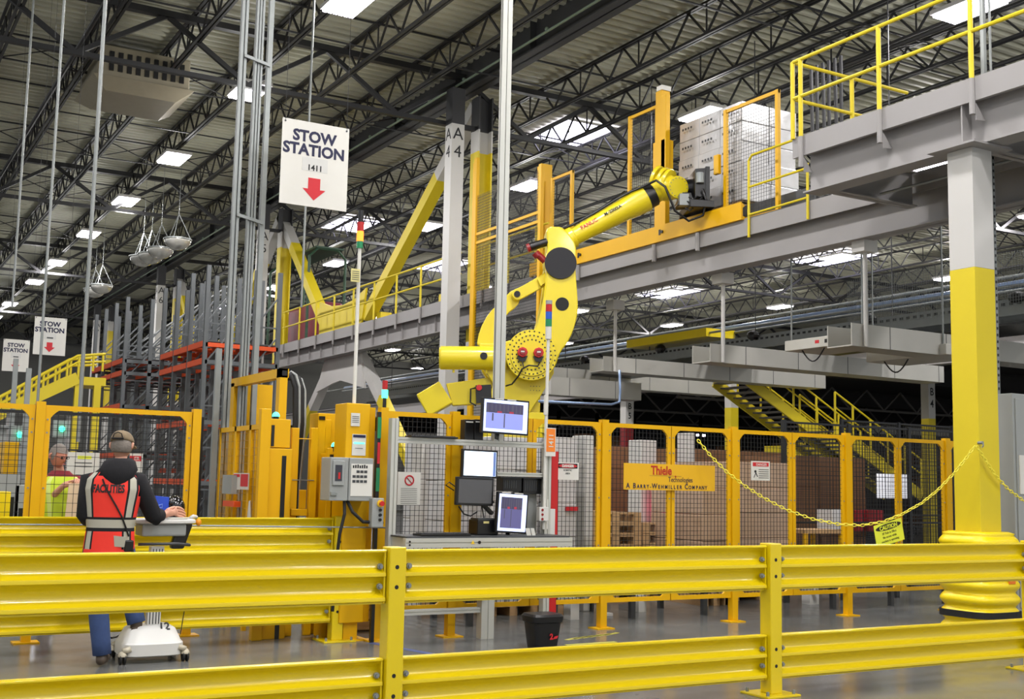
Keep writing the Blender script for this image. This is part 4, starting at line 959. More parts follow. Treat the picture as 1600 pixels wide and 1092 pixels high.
MB().box(4.78, 5.28, WY-.09, WY+.06, 1.916, 1.934).build('body', BLK, t, bevel=.004); b = MB()
for i in range(17):
    for j in range(3): b.box(4.8+.027*i, 4.822+.027*i, WY-.08+.04*j, WY-.05+.04*j, 1.934, 1.94)
b.build('keys', DGRY, t)
t = thing('white_card', 'small leaning white cards beside the lower right monitor stand', 'card', (5.92, WY-.3, 1.0))
MB().prism([(0, 0), (.05, 0), (.03, .07), (-.02, .07)], (5.95, WY-.3, 1.001), (1, 0, 0), (0, 0, 1), (0, 1, 0), 0, .004).prism([(.06, 0), (.1, 0), (.08, .07), (.04, .07)], (5.95, WY-.3, 1.001), (1, 0, 0), (0, 0, 1), (0, 1, 0), 0, .004).build('card', PAPER, t)
solo(MB().tube([(5.3, WY-.1, 1.27), (5.33, WY-.15, 1.2), (5.42, WY-.12, 1.18), (5.5, WY-.1, 1.22)], .008).tube([(5.55, WY-.1, 1.28), (5.56, WY-.14, 1.15), (5.6, WY-.1, 1.05), (5.58, WY-.1, 1.0)], .007).tube([(5.27, WY-.1, 1.45), (5.2, WY-.08, 1.5), (5.18, WY-.05, 1.47), (5.27, WY-.05, 1.42)], .006).build('signal_cable', BLK), 'loose black cables hanging below the blank touch screen', 'cable')
# signal tower by the right upright
px = at(857, 520, Y=WY-.05); xx = px.x
t = thing('signal_tower', 'slim white pole with red, blue and green lamp stack right of the workstation', 'signal light', (xx, WY-.05, 1.05), 'signal towers')
zt = at(857, 530, Y=WY-.05).z
MB().cyl((xx-.02, WY-.05, 1.05), (xx, WY-.05, zt), .017, n=12).cyl((xx-.015, WY-.05, 2.2), (xx-.013, WY-.05, 2.4), .024, n=12).build('pole', PAPER, t, smooth=40)
z = zt
MB().cyl((xx, WY-.05, z), (xx, WY-.05, z+.13), .032, n=16).build('lamp_base', PAPER, t, smooth=40); z += .13
for nm, mm in (('green_lens', GRNP), ('blue_lens', BLUL), ('red_lens', REDL)): MB().cyl((xx, WY-.05, z), (xx, WY-.05, z+.075), .034, n=16).build(nm, mm, t, smooth=40); z += .077
MB().cyl((xx, WY-.05, z), (xx, WY-.05, z+.04), .034, n=16).build('cap', CABG, t, smooth=40)
a, c = at(853, 668, Y=WY-.09), at(868, 713, Y=WY-.09)
t = board('station_tag', 'small orange tag numbered 1411 on the right workstation pole', 'sign', a.x, c.x, WY-.09, c.z, a.z, PAPER,
      [('orange_field', mat('orange print', (236, 130, 40), .6), lambda b: b.box(a.x+.008, c.x-.008, WY-.092, WY-.0905, c.z+.045, a.z-.01)), ('lettering', PAPER, lambda b: b.text('1411', .075, ((a.x+c.x)/2+.028, WY-.0935, (a.z+c.z)/2+.01), a=(0, 0, 1), b=(-1, 0, 0), off=.001))])
t, a, c = box_at('push_button_box', 'small white box with three dark buttons on the right workstation upright', 'button box', 843, 792, 857, 814, WY-.1, .06, CARTW)
b = MB()
for k in range(3): b.cyl((a.x+.035, WY-.1, a.z-.03-.045*k), (a.x+.035, WY-.106, a.z-.03-.045*k), .013, n=10)
b.build('buttons', mat('dark red plastic', (140, 20, 24)), t)
t, a, c = box_at('red_post', 'narrow red strip post right of the workstation upright', 'post', 862.5, 705, 868.5, 960, WY+.07, .03, RED, 0)
t, a, c = box_at('wiring_duct', 'pale plastic duct low beside the red strip post', 'duct', 858, 795, 867, 845, WY+.0, .05, CARTW)
# waste bin
p = Vector((5.86, 9.28, 0)); t = thing('waste_bin', 'black plastic bin with a small red logo on the floor', 'bin', p)
b = MB(); b.loft([((5.81, 9.36, .0), (.125, 0, 0), (0, .1, 0)), ((5.81, 9.36, .02), (.13, 0, 0), (0, .105, 0))], 0)
def bin_ring(z, hx, hy, k): return [(5.81+math.copysign(abs(math.cos(a))**.35, math.cos(a))*hx, 9.36+math.copysign(abs(math.sin(a))**.35, math.sin(a))*hy, z) for a in [2*math.pi*i/k for i in range(k)]]
b = MB(); vs = []
for z, hx, hy in ((0, .115, .1), (.24, .145, .125), (.25, .16, .14), (.30, .165, .145), (.32, .15, .13)): vs += bin_ring(z, hx, hy, 24)
b.add(vs, [(i*24+j, i*24+(j+1) % 24, (i+1)*24+(j+1) % 24, (i+1)*24+j) for i in range(4) for j in range(24)] + [tuple(range(24)), tuple(range(96, 120))]); b.build('body', BLK, t, smooth=40)
MB().text('2', .07, (5.83, 9.232, .10), off=.003).prism([(.02, 0), (.06, .005), (.075, .03), (.03, .022)], (5.83, 9.232, .1), (1, 0, 0), (0, 0, 1), (0, 1, 0), -.001, .001).build('red_logo', REDI, t)

# ------------------------------------------------------------------ amber column with electrical box
AY = 10.45
t = thing('amber_column', 'amber sheet metal column carrying notices behind the grey electrical box', 'column', (4.28, AY, 0))
MB().box(4.255, 4.50, AY, AY+.3, .17, 2.23).build('casing', FENY, t, bevel=.008); MB().box(4.50, 4.57, AY+.04, AY+.3, .17, 2.2).build('side_flange', FENY, t)
MB().box(4.32, 4.46, AY+.05, AY+.2, 0, .17).box(4.22, 4.56, AY, AY+.28, 0, .012).build('foot', FENY, t)
for (x0p, y0p, x1p, y1p, lab, hd) in ((549, 645, 562, 666, 'small white notice high on the amber column', None), (551, 678, 571, 712, 'white notice with navy header on the amber column above the grey box', 1)):
    a, c = at(x0p, y0p, Y=AY-.01), at(x1p, y1p, Y=AY-.01)
    dr = [('text_lines', DGRY, lambda b, a=a, c=c: [b.box(a.x+.01, c.x-.01, AY-.0125, AY-.011, a.z-.035-.018*k, a.z-.03-.018*k) for k in range(4)])]
    if hd: dr = [('navy_header', INK, lambda b, a=a, c=c: b.box(a.x+.006, c.x-.006, AY-.0125, AY-.011, a.z-.032, a.z-.006)), ('green_glow_text', GRNL, lambda b, a=a, c=c: b.box(a.x+.016, c.x-.016, AY-.0125, AY-.011, a.z-.09, a.z-.078)), ('text_line', DGRY, lambda b, a=a, c=c: b.box(a.x+.03, c.x-.03, AY-.0125, AY-.011, a.z-.135, a.z-.13))]
    board('notice', lab, 'notice', a.x, c.x, AY-.01, c.z, a.z, PAPER, dr, 'notices on the amber column')
BY = AY-.24
a, c = at(517, 714, Y=BY), at(582, 783, Y=BY)
t = thing('electrical_box', 'grey two-door electrical box with a posted card beside the workstation', 'electrical box', (a.x, BY, c.z))
xm = at(546, 714, Y=BY).x
MB().box(a.x, xm-.003, BY, AY, c.z, a.z).box(xm+.003, c.x, BY, AY, c.z-.0, a.z+.0).build('body', CABG, t, bevel=.008)
MB().box(a.x+.02, xm-.05, BY-.02, BY, c.z+.14, a.z-.03).build('window_frame', CABG, t, bevel=.006)
MB().box(a.x+.04, xm-.075, BY-.023, BY-.019, c.z+.18, a.z-.07).build('window_glass', mat('smoked glass', (50, 50, 56), .12), t)
MB().box(a.x+.07, a.x+.09, BY-.025, BY-.022, c.z+.2, c.z+.26).build('red_handle', RED, t)
MB().box(xm+.02, c.x-.012, BY-.006, BY-.001, c.z+.045, a.z-.055).build('posted_card', PAPER, t)
b = MB()
for k in range(7): b.box(xm+.035+.022*k, xm+.05+.022*k, BY-.0075, BY-.006, a.z-.095, a.z-.07+.004*(k % 3))
b.build('card_heading', BINK, t)
b = MB()
for i in range(4):
    for j in range(3):
        if i == 0 and j == 0: continue
        b.box(xm+.035+.038*i, xm+.066+.038*i, BY-.0085, BY-.006, a.z-.14-.045*j, a.z-.115-.045*j)
b.build('card_pictures', DGRY, t)
MB().box(a.x+.005, a.x+.05, BY-.02, BY, c.z+.05, c.z+.08).cyl((a.x+.06, BY, c.z+.06), (a.x+.06, BY-.02, c.z+.06), .012, n=8).build('latches', GALV, t)
solo(MB().tube([(xm-.01, BY+.06, c.z), (xm-.02, BY+.02, c.z-.12), (xm-.06, BY+.02, c.z-.3), (xm-.07, BY+.05, c.z-.55), (xm-.07, BY+.1, .3)], .016).tube([(xm+.02, BY+.06, c.z), (xm+.05, BY, c.z-.1), (xm+.15, BY-.02, c.z-.19), (4.56, BY, c.z-.2)], .016).build('conduit', BLKM), 'black conduits drooping from the grey electrical box', 'conduit')
# e-stop station and light curtain post
EY = WY-.06; a, c = at(582, 778, Y=EY), at(599, 824, Y=EY)
t = thing('emergency_stop_station', 'grey button station with a red emergency stop left of the workstation', 'emergency stop', (a.x, EY, c.z))
MB().box(a.x, c.x, EY, EY+.08, c.z, a.z).build('body', CABG, t, bevel=.008)
m_ = (a.x+c.x)/2+.02
MB().cyl((m_, EY, a.z-.05), (m_, EY-.012, a.z-.05), .034, n=20).build('yellow_collar', mat('yellow sticker', (230, 190, 40)), t)
MB().cyl((m_, EY-.012, a.z-.05), (m_, EY-.05, a.z-.05), .016, .024, n=20).build('red_mushroom_button', RED, t)
b = MB()
for k in range(3): b.cyl((m_, EY, a.z-.11-.045*k), (m_, EY-.018, a.z-.11-.045*k), .014, n=12)
b.build('push_buttons', BLK, t)
t = thing('light_curtain_post', 'thin black post with green and red sections beside the electrical box', 'light curtain', (4.52, 10.3, 0))
xq = at(591, 700, Y=10.3).x; MB().box(xq-.012, xq+.022, 10.3, 10.34, 0, 2.15).build('post', BLK, t)
MB().box(xq-.014, xq+.024, 10.296, 10.3, 1.9, 2.1).box(xq-.014, xq+.024, 10.296, 10.3, 1.4, 1.62).build('green_section', GRNP, t)
MB().box(xq-.008, xq+.018, 10.294, 10.3, 1.66, 1.86).build('red_label', REDI, t)
solo(MB().tube([(1.0, 10.38, 1.085), (2.5, 10.34, 1.08), (4.63, 10.3, 1.06)], .007).build('stretched_cable', GALV), 'thin steel cable stretched above the rear guard rail', 'cable')
def tower(label, px, pys, pole_to, Y, spec, s=1.0, ground=False, polem=PAPER):
    p = at(px, pys, Y=Y); t = thing('signal_tower', label, 'signal light', (p.x, Y, pole_to), 'signal towers')
    MB().cyl((p.x, Y, pole_to), (p.x, Y, p.z), .018*s, n=12).build('pole', polem, t, smooth=40); z = p.z
    for nm, mm, h, r in spec: MB().cyl((p.x, Y, z), (p.x, Y, z+h), r, n=16).build(nm, mm, t, smooth=40); z += h
    return t, p
tower('tall pole topped with a lit orange beacon and dark cap above the amber column', 562, 388, 2.23, AY+.15, [('green_lens', GRNP, .07, .032), ('amber_lens', AMBL, .1, .034), ('red_lens', REDL, .09, .034), ('dark_cap', BLK, .12, .028)])
a, c = at(549, 419, Y=AY+.1), at(562, 441, Y=AY+.1)
board('notice', 'small pale yellow plate clamped on the tall beacon pole', 'notice', a.x, c.x, AY+.1, c.z, a.z, mat('pale yellow card', (206, 196, 130), .6), [('text_lines', DGRY, lambda b: [b.box(a.x+.01, c.x-.01, AY+.098, AY+.0995, a.z-.03-.02*k, a.z-.024-.02*k) for k in range(5)])])
tower('short black pole with glowing green lamp and red cap left of the workstation', 601, 622, 1.9, 10.42, [('green_lens', GRNL, .08, .03), ('red_lens', REDL, .09, .026)], polem=BLK)

# ------------------------------------------------------------------ stow gate machinery left of the amber column
GX = 3.8
PY_ = 11.25; GX = at(441, 600, Y=PY_).x; yf = at(368, 590, X=GX).y
t = thing('gate_portal', 'tall amber box portal frame rising over the stow gate', 'frame', (GX, PY_, 0))
ztp = at(440, 576, Y=PY_).z
MB().box(GX-.04, GX+.04, PY_-.04, PY_+.06, 0, ztp).build('near_post', FENY, t); MB().box(GX-.04, GX+.4, yf-.1, yf+.1, 0, ztp-.05).build('far_post', FENY, t)
MB().box(GX-.04, GX+.05, PY_-.04, yf+.1, ztp-.09, ztp).build('top_beam', FENY, t); MB().box(GX-.02, GX+.03, PY_-.045, PY_-.04, ztp-.07, ztp-.02).build('end_cap', BLK, t)
t = thing('hose_bundle', 'black and grey hose loops arching beside the amber portal post', 'hoses', (GX+.1, 11.2, 0))
for k in range(6):
    r = .02; x = GX+.09+.028*k; top = ztp-.02-.012*abs(k-2)
    MB().tube([(GX+.06, PY_+.02*k, top-.06), (GX+.09+.008*k, PY_+.02*k, top-.005), (x+.0, PY_+.02*k, top-.03), (x+.04, PY_+.02*k, top-.14), (x+.055, PY_+.02*k, top-.5), (x+.02, PY_+.02*k, top-1.1), (x, PY_+.02, .4)], r, n=6).build('hose', BLKM if k not in (2, 5) else CABG, t, smooth=True)
def cab(label, parts, Y, name='lift_housing', group='amber lift housings of the stow gate'):
    a0 = at(parts[0][1], parts[0][2], Y=Y); t = thing(name, label, 'machine housing', (a0.x, Y, 0), group)
    for (nm, x0p, y0p, x1p, y1p, dy, dep, m) in parts:
        a, c = at(x0p, y0p, Y=Y+dy), at(x1p, y1p if y1p else 800, Y=Y+dy); z0 = c.z if y1p else 0
        MB().box(a.x, c.x, Y+dy, Y+dy+dep, z0, a.z).build(nm, m, t, bevel=.006 if m is FENY else 0)
    return t
cab('amber lift housing with a dark slot under the left green lamp', [('lower_panel', 416, 700, 453, None, 0, .25, FENY), ('upper_panel', 423, 654, 453, 700, .03, .2, FENY), ('slot', 425, 664, 428, 697, .02, .01, BLK), ('slot', 441, 712, 444, None, -.005, .006, BLK)], 10.85)
cab('narrow amber upright left of the slotted housing', [('post', 409, 638, 418, None, 0, .08, FENY)], 10.8, name='amber_upright')
cab('tall ribbed amber housing right of the gate opening', [('panel', 498, 645, 538, None, .05, .25, FENY), ('front_rib', 498, 645, 504, None, 0, .06, FENY), ('rib', 505, 655, 513, None, .01, .05, FENY), ('bracket', 499, 650, 508, 656, -.01, .02, BLK)], 11.1)
cab('lower amber housing under the right green lamp', [('panel', 512, 708, 550, None, .03, .2, FENY), ('front_rib', 512, 700, 517, None, 0, .04, FENY), ('bracket', 516, 710, 524, 715, -.01, .02, BLK)], 10.75)
cab('amber ladder-like lift carriage inside the stow gate opening', [('side_rail', 457, 668, 463, None, 0, .05, FENY), ('side_rail', 487, 668, 493, None, 0, .05, FENY), ('cross_bar', 455, 795, 480, 806, -.03, .05, FENY), ('plate', 468, 765, 478, 795, .04, .02, FENY), ('steel_bar', 457, 749, 491, 751, -.01, .02, GALV), ('cross_bar', 457, 684, 493, 687, .0, .03, FENY)], 11.0)
for (x, y, Y, lab) in ((431, 654, 10.85, 'glowing green dome lamp on the slotted amber housing'), (523, 701, 10.8, 'glowing green dome lamp on the amber housing left of the electrical box')):
    p = at(x, y, Y=Y+.08); t = thing('indicator_lamp', lab, 'indicator lamp', p, 'green indicator lamps')
    MB().cyl(p-Vector((0, 0, .03)), p+Vector((0, 0, .02)), .03, n=14).build('base', BLK, t); MB().sph(p+Vector((0, 0, .02)), .036, .036, .045, z0=0, nv=6).build('green_lens', GRNL, t, smooth=True)
# entry gate panels running back
t = thing('entry_gate', 'amber framed mesh gate with control boxes left of the portal', 'safety gate', (3.62, 11.2, 0))
ya, yb = at(415, 662, X=3.7).y, at(347, 668, X=3.7).y; zt = at(415, 662, X=3.7).z
b = MB(); b.box(3.68, 3.72, ya, yb, zt-.05, zt)
for q in (0, .28, .62, 1): y = ya+(yb-ya)*q; b.box(3.68, 3.72, y-.03, y+.03, 0, zt)
b.build('frame', FENY, t); m = MB()
for i in range(26): y = ya+(yb-ya)*i/26; m.box(3.698, 3.702, y-.002, y+.002, .2, zt)
for i in range(24): z = .2+(zt-.2)*i/24; m.box(3.698, 3.702, ya, yb, z-.002, z+.002)
m.build('wire_mesh', WIREY, t)
a, c = at(357, 742, X=3.66), at(370, 772, X=3.66)
MB().box(3.6, 3.67, min(a.y, c.y), max(a.y, c.y), c.z, a.z).build('grey_box', CABG, t)
a, c = at(357, 782, X=3.66), at(374, 792, X=3.66); MB().box(3.6, 3.67, min(a.y, c.y), max(a.y, c.y), c.z, a.z).build('orange_latch', ORNG, t)
for i, (q0, q1, hd) in enumerate(((366, 375, 0), (377, 388, 1))):
    a, c = at(q0, 739, X=3.66), at(q1, 765, X=3.66)
    w_ = thing('warning_notice', ['white notice with red heading, left one on the entry gate', 'red and white pictogram notice, right one on the entry gate'][i], 'notice', (3.66, a.y, c.z), 'safety signs')
    MB().box(3.655, 3.665, c.y, a.y, c.z, a.z).build('board', PAPER, w_); MB().box(3.652, 3.655, c.y+.01, a.y-.01, a.z-.04 if not hd else c.z+.03, a.z-.01).build('red_field', REDI, w_)
a = at(377, 812, X=3.6); t = thing('white_tag', 'white paper tag folded over the entry gate bar', 'tag', (3.58, a.y, .9))
MB().prism([(-.06, 0), (.1, 0), (.04, .27), (0, .28)], (3.684, a.y, 1.0), (0, 1, 0), (0, 0, 1), (1, 0, 0), -.004, 0).build('paper', PAPER, t)
# little mesh wing above the frame
# broken pallet blocks on the floor under the workstation
t = thing('wood_block_stack', 'stacked brown wood blocks on the floor left of the workstation leg', 'wood blocks', (4.95, 10.9, 0))
for k in range(3): MB().box(4.62, 5.18, 11.1, 11.5, .01+.1*k, .1+.1*k).build('wood_block', WOOD, t, bevel=.01)
# blue floor tape
solo(MB().prism([(4.75, 9.2), (4.83, 9.2), (4.55, 10.3), (4.47, 10.3)], (0, 0, 0), (1, 0, 0), (0, 1, 0), (0, 0, 1), .0, .002).build('floor_tape', mat('blue floor tape', (70, 84, 130), .5)), 'blue tape line on the floor left of the foreground post', 'floor tape')
YT = mat('worn yellow floor paint', (196, 190, 90), .5)
t = thing('floor_marking', 'worn yellow hatched floor marking right of the waste bin', 'floor marking', (6.4, 9.6, 0))
for k in range(6):
    p, q = at(885+12*k, 1000-1.5*k, Z=0), at(905+12*k, 996-1.5*k, Z=0); MB().bar((p.x, p.y, .002), (q.x, q.y, .002), .05, .002).build('stripe', YT, t)
p, q = at(884, 1008, Z=0), at(962, 1003, Z=0); MB().bar((p.x, p.y, .002), (q.x, q.y, .002), .06, .002).build('stripe', YT, t)
# ------------------------------------------------------------------ people
def skin_body(name, joints, edges, m, parent, root=0, sub=2):
    """one continuous surface grown from a skeleton: joints (point, radius), edges"""
    me = bpy.data.meshes.new(name); o = LOC[parent.name]
    me.from_pydata([tuple(Vector(p)-o) for p, r in joints], edges, []); ob = bpy.data.objects.new(name, me); COL.objects.link(ob); ob.parent = parent
    sk = ob.modifiers.new('skin', 'SKIN'); sk.use_smooth_shade = True
    for i, (p, r) in enumerate(joints):
        d = me.skin_vertices[0].data[i]; d.radius = (r, r) if not isinstance(r, tuple) else r; d.use_root = (i == root)
    sb = ob.modifiers.new('sub', 'SUBSURF'); sb.levels = sub; sb.render_levels = sub
    me.materials.append(m); return ob
def hand_chain(J, E, wrist_i, wrist, dirf, side, palm_n, s=1.0, curl=.5):
    """adds palm and five bent fingers; dirf = pointing direction, side = towards the thumb, palm_n = out of the palm"""
    d, sd, n = Vector(dirf).normalized(), Vector(side).normalized(), Vector(palm_n).normalized(); w = Vector(wrist)
    J.append((w+d*.045*s, .026*s)); p0 = len(J)-1; E.append((wrist_i, p0)); J.append((w+d*.075*s, .022*s)); p1 = len(J)-1; E.append((p0, p1))
    for k, ln in enumerate((.072, .08, .076, .06)):
        b0 = w + d*.088*s + sd*(.03-.02*k)*s; J.append((b0, .0095*s)); i0 = len(J)-1; E.append((p1, i0)); cur = b0; dd = d.copy(); prev = i0
        for q in range(3):
            dd = (dd*math.cos(curl)+n*math.sin(curl)).normalized(); cur = cur+dd*ln*s*(.45, .32, .23)[q]; J.append((cur, (.009, .008, .007)[q]*s)); E.append((prev, len(J)-1)); prev = len(J)-1
    t0 = w+d*.03*s+sd*.03*s; J.append((t0, .013*s)); E.append((p0, len(J)-1)); pr = len(J)-1
    for q in range(2): t0 = t0+(d*.6+sd*.5+n*.5).normalized()*.03*s; J.append((t0, (.011, .009)[q]*s)); E.append((pr, len(J)-1)); pr = len(J)-1
V = Vector
def head_mesh(c, fwd, s=1.0):
    """sculpted head: c = centre, fwd = face direction"""
    b = MB(); f = V(fwd).normalized(); r = f.cross(V((0, 0, 1))).normalized(); u = r.cross(f); nu, nv = 28, 20; vs = []
    for i in range(nv+1):
        t = -math.pi/2+math.pi*i/nv; z = math.sin(t)
        for j in range(nu):
            p = 2*math.pi*j/nu; x, y = math.cos(t)*math.sin(p), math.cos(t)*math.cos(p)
            X_, Y_, Z_ = x*.078, y*.098, z*.118
            if z < 0: X_ *= 1+z*.28; Y_ *= 1+z*(.12 if y > 0 else .35)
            if y > .0:
                fy = y
                nose = math.exp(-((x/.16)**2+((z+.12)/.2)**2))*.026; eye = math.exp(-(((abs(x)-.36)/.15)**2+((z-.06)/.12)**2))*.010
                chin = math.exp(-((x/.3)**2+((z+.85)/.2)**2))*.014; brow = math.exp(-((x/.5)**2+((z-.22)/.1)**2))*.006; mouth = math.exp(-((x/.28)**2+((z+.5)/.08)**2))*.005
                Y_ += nose-eye+chin+brow+mouth
            vs.append(V(c)+(r*X_+f*Y_+u*Z_)*s)
    b.add(vs, [(i*nu+j, i*nu+(j+1) % nu, (i+1)*nu+(j+1) % nu, (i+1)*nu+j) for i in range(nv) for j in range(nu)])
    for sd in (-1, 1):
        e = V(c)+(r*.079*sd - u*.002 - f*.006)*s; b.tube([e+(u*.03)*s, e+(u*.02+r*.014*sd-f*.012)*s, e+(r*.012*sd-f*.014-u*.008)*s, e+(-u*.03)*s], [.008*s, .011*s, .011*s, .007*s], n=8)
    return b, f, r, u

P1Y = 9.82
pr1 = thing('person', 'person in black hoodie, red orange reflective vest and camouflage cap, seen from behind', 'person', (2.04, P1Y, 0))
f1 = V((.36, .93, 0)).normalized(); r1 = V((.93, -.36, 0)).normalized()
hd = at(191, 697, Y=P1Y+.06)
sh_c = at(178, 748, Y=P1Y+.02); hip = at(170, 858, Y=P1Y-.02)
shL, shR = sh_c - r1*.19 + V((0, 0, -.02)), sh_c + r1*.19 + V((0, 0, -.02))
hipL, hipR = hip - r1*.09, hip + r1*.1
kneeL = at(153, 945, Y=P1Y); footL = at(159, 1030, Y=P1Y); kneeR = at(203, 925, Y=P1Y+.2); ankR = at(213, 975, Y=P1Y+.14); toeR = at(219, 996, Y=P1Y+.1)
elR = at(240, 806, Y=P1Y+.0); wrR = at(258, 804, Y=P1Y+.06); haR = V((.88, .3, .22)).normalized()
elL = at(133, 806, Y=P1Y+.05); wrL = at(165, 808, Y=P1Y+.36)
neck = at(189, 722, Y=P1Y+.04)
J = [(hip, .12), (hip.lerp(sh_c, .5), .13), (sh_c-V((0, 0, .05)), .1), (neck, .05), (hd-V((0, 0, .06)), .06),
     (shL-V((0, 0, .03)), .05), (elL, .042), (wrL, .03), (shR-V((0, 0, .03)), .05), (elR, .042), (wrR, .03),
     (hipL, .09), (kneeL, .06), (footL+V((0, 0, .07)), .045), (footL+f1*.14+V((0, 0, -.0)), .035),
     (hipR, .09), (kneeR, .06), (ankR, .045), (ankR+f1*.16-V((0, 0, .06)), .035)]
E_ = [(0, 1), (1, 2), (2, 3), (3, 4), (2, 5), (5, 6), (6, 7), (2, 8), (8, 9), (9, 10), (0, 11), (11, 12), (12, 13), (13, 14), (0, 15), (15, 16), (16, 17), (17, 18)]
hand_chain(J, E_, 10, wrR, (haR*1), (-.3, -.1, .95), (.4, .2, -.85), 1.25, .4)
hand_chain(J, E_, 7, wrL, (.8, .5, 0), (0, .3, .9), (.1, .1, -.98), 1.0, .4)
skin_body('body', J, E_, SKIN, pr1)
b, f, r, u = head_mesh(hd, (.55, .82, -.25)); hb = b.build('head', SKIN, pr1, smooth=True)
b = MB(); b.sph(hd-f*.012+V((0, 0, -.005)), .084, .1, .1, z0=-.5, z1=.6); b.build('short_hair', HAIR, hb, smooth=True)
# cap
c0 = hd+V((0, 0, .03)); vs = []; b = MB(); nu = 26
for i in range(9):
    t = math.pi/2*i/8
    for j in range(nu): p = 2*math.pi*j/nu; vs.append(c0+(r*math.cos(p)*.092+f*math.sin(p)*.108)*math.cos(t)**.8+V((0, 0, 1))*(.092*math.sin(t)))
b.add(vs, [(i*nu+j, i*nu+(j+1) % nu, (i+1)*nu+(j+1) % nu, (i+1)*nu+j) for i in range(8) for j in range(nu)]+[tuple(range(nu))])
b.sph(c0+V((0, 0, .093)), .008)
cp_ = b.build('camouflage_cap', CAMO, pr1, smooth=True)
b = MB(); b.prism([(-.07, .09), (.07, .09), (.062, .16), (.03, .185), (-.03, .185), (-.062, .16)], c0-V((0, 0, .0)), r, f, V((0, 0, 1)), -.004, .004); b.build('brim', CAMO, cp_)
b = MB(); q = c0-f*.106+V((0, 0, .012)); b.tube([q-r*.04, q-r*.03+V((0, 0, .03)), q+V((0, 0, .042)), q+r*.03+V((0, 0, .03)), q+r*.04], .004); b.tube([q-r*.05-V((0, 0, .008)), q-V((0, 0, .01))-f*.004, q+r*.05-V((0, 0, .008))], .007); b.build('cap_strap', HOOD, cp_)
# torso surface shared by hoodie and vest
def torso(S_, T_, hipc, shc, rr_, ff, grow=0.0):
    """S_ angle, T_ 0 hip .. 1 shoulder top"""
    W_ = [(0, .185, .125), (.15, .18, .12), (.35, .168, .115), (.6, .192, .125), (.8, .215, .13), (.92, .205, .115), (1.0, .15, .095), (1.08, .085, .07)]
    k = max(i for i in range(len(W_)-1) if W_[i][0] <= T_+1e-9); a, b_ = W_[k], W_[k+1]; v = (T_-a[0])/(b_[0]-a[0]); w = a[1]+(b_[1]-a[1])*v+grow; d = a[2]+(b_[2]-a[2])*v+grow
    c = hipc.lerp(shc, T_)
    cs, sn = math.cos(S_), math.sin(S_); cs = math.copysign(abs(cs)**.8, cs); sn = math.copysign(abs(sn)**.8, sn)
    return c + rr_*cs*w - ff*sn*d
def torso_mesh(hipc, shc, rr_, ff, t0, t1, grow, pick, nu=96, nv=48):
    b = MB(); vs = [torso(2*math.pi*j/nu, t0+(t1-t0)*i/nv, hipc, shc, rr_, ff, grow) for i in range(nv+1) for j in range(nu)]; b.v = [tuple(v) for v in vs]
    for i in range(nv):
        for j in range(nu):
            m = pick(2*math.pi*(j+.5)/nu, t0+(t1-t0)*(i+.5)/nv)
            if m is None: continue
            b.f.append((i*nu+j, i*nu+(j+1) % nu, (i+1)*nu+(j+1) % nu, (i+1)*nu+j)); b.m.append(m)
    return b
shc = sh_c+V((0, 0, .05)); hipc = hip+V((0, 0, -.06))
hood = MB(); tm = torso_mesh(hipc, shc, r1, f1, .02, 1.08, .0, lambda a, t: 0); hood.v, hood.f, hood.m = tm.v, tm.f, tm.m
for a_, e_, w_, in ((shL, elL, wrL), (shR, elR, wrR)):
    mid = a_.lerp(e_, .5)
    hood.tube([sh_c.lerp(a_, .5), a_, mid, e_, e_.lerp(w_, .12)+(e_-a_).normalized()*.015, e_.lerp(w_, .4), e_.lerp(w_, .7), e_.lerp(w_, .72)], [.075, .082, .072, .068, .066, .056, .05, .03], n=16)
ho = hood.build('hoodie', HOOD, pr1, smooth=True)
b = MB(); hc = neck-V((0, 0, .03))-f1*.05
b.tube([neck, neck+V((0, 0, .03))], [.066, .058], n=16); b.tube([hc+(r1*math.cos(a)*.1-f1*math.sin(a)*.075)+V((0, 0, .005-.04*math.sin(a))) for a in [2*math.pi*k/18 for k in range(18)]], .03, n=12, closed=True)
b.loft([(hc+V((0, 0, -.19))-f1*.085, r1*.025, f1*.02), (hc+V((0, 0, -.15))-f1*.085, r1*.08, f1*.045), (hc+V((0, 0, -.09))-f1*.07, r1*.125, f1*.07), (hc+V((0, 0, -.03))-f1*.04, r1*.15, f1*.09), (hc+V((0, 0, .03))-f1*.01, r1*.125, f1*.09), (hc+V((0, 0, .06)), r1*.09, f1*.07)]); b.build('hood', HOOD, pr1, smooth=True)
# vest with tape pattern: 0 orange, 1 black edging, 2 reflective tape
def vest_pick(a, t):
    s = math.cos(a); back = math.sin(a) > 0
    if t > .72 and abs(s) > .93: return None
    if t < .10: return 1 if t < .06 or abs(s) > .9 else 0
    if .30 < t < .345: return 1
    if .345 <= t < .44: return 2
    if .44 <= t < .475: return 1
    if back:
        q = abs(s)
        if t > .96 and q < .45: return None
        if .60 < q < .83: return 2
        if .50 < q <= .60 or .83 <= q < .9: return 1
        return 0
    if abs(s) < .08: return 1
    return 2 if .6 < abs(s) < .83 else 0
ve = torso_mesh(hipc, shc, r1, f1, -.1+.1, 1.0, .014, vest_pick, 128, 72).build('reflective_vest', [VEST, HOOD, REFL], pr1, smooth=True)
b = MB(); b.text('FACILITIES', .074, (0, 0, 0), a=(1, 0, 0), b=(0, 1, 0), off=.003, sx=.66)
wv = []
for x, y, z in b.v:
    s = max(-.95, min(.95, (x-.012)/.21)); wv.append(tuple(torso(math.acos(math.copysign(abs(s)**1.25, s)), .765+y/.57, hipc, shc, r1, f1, .017+z)))
b.v = wv; b.build('back_lettering', BINK, ve)
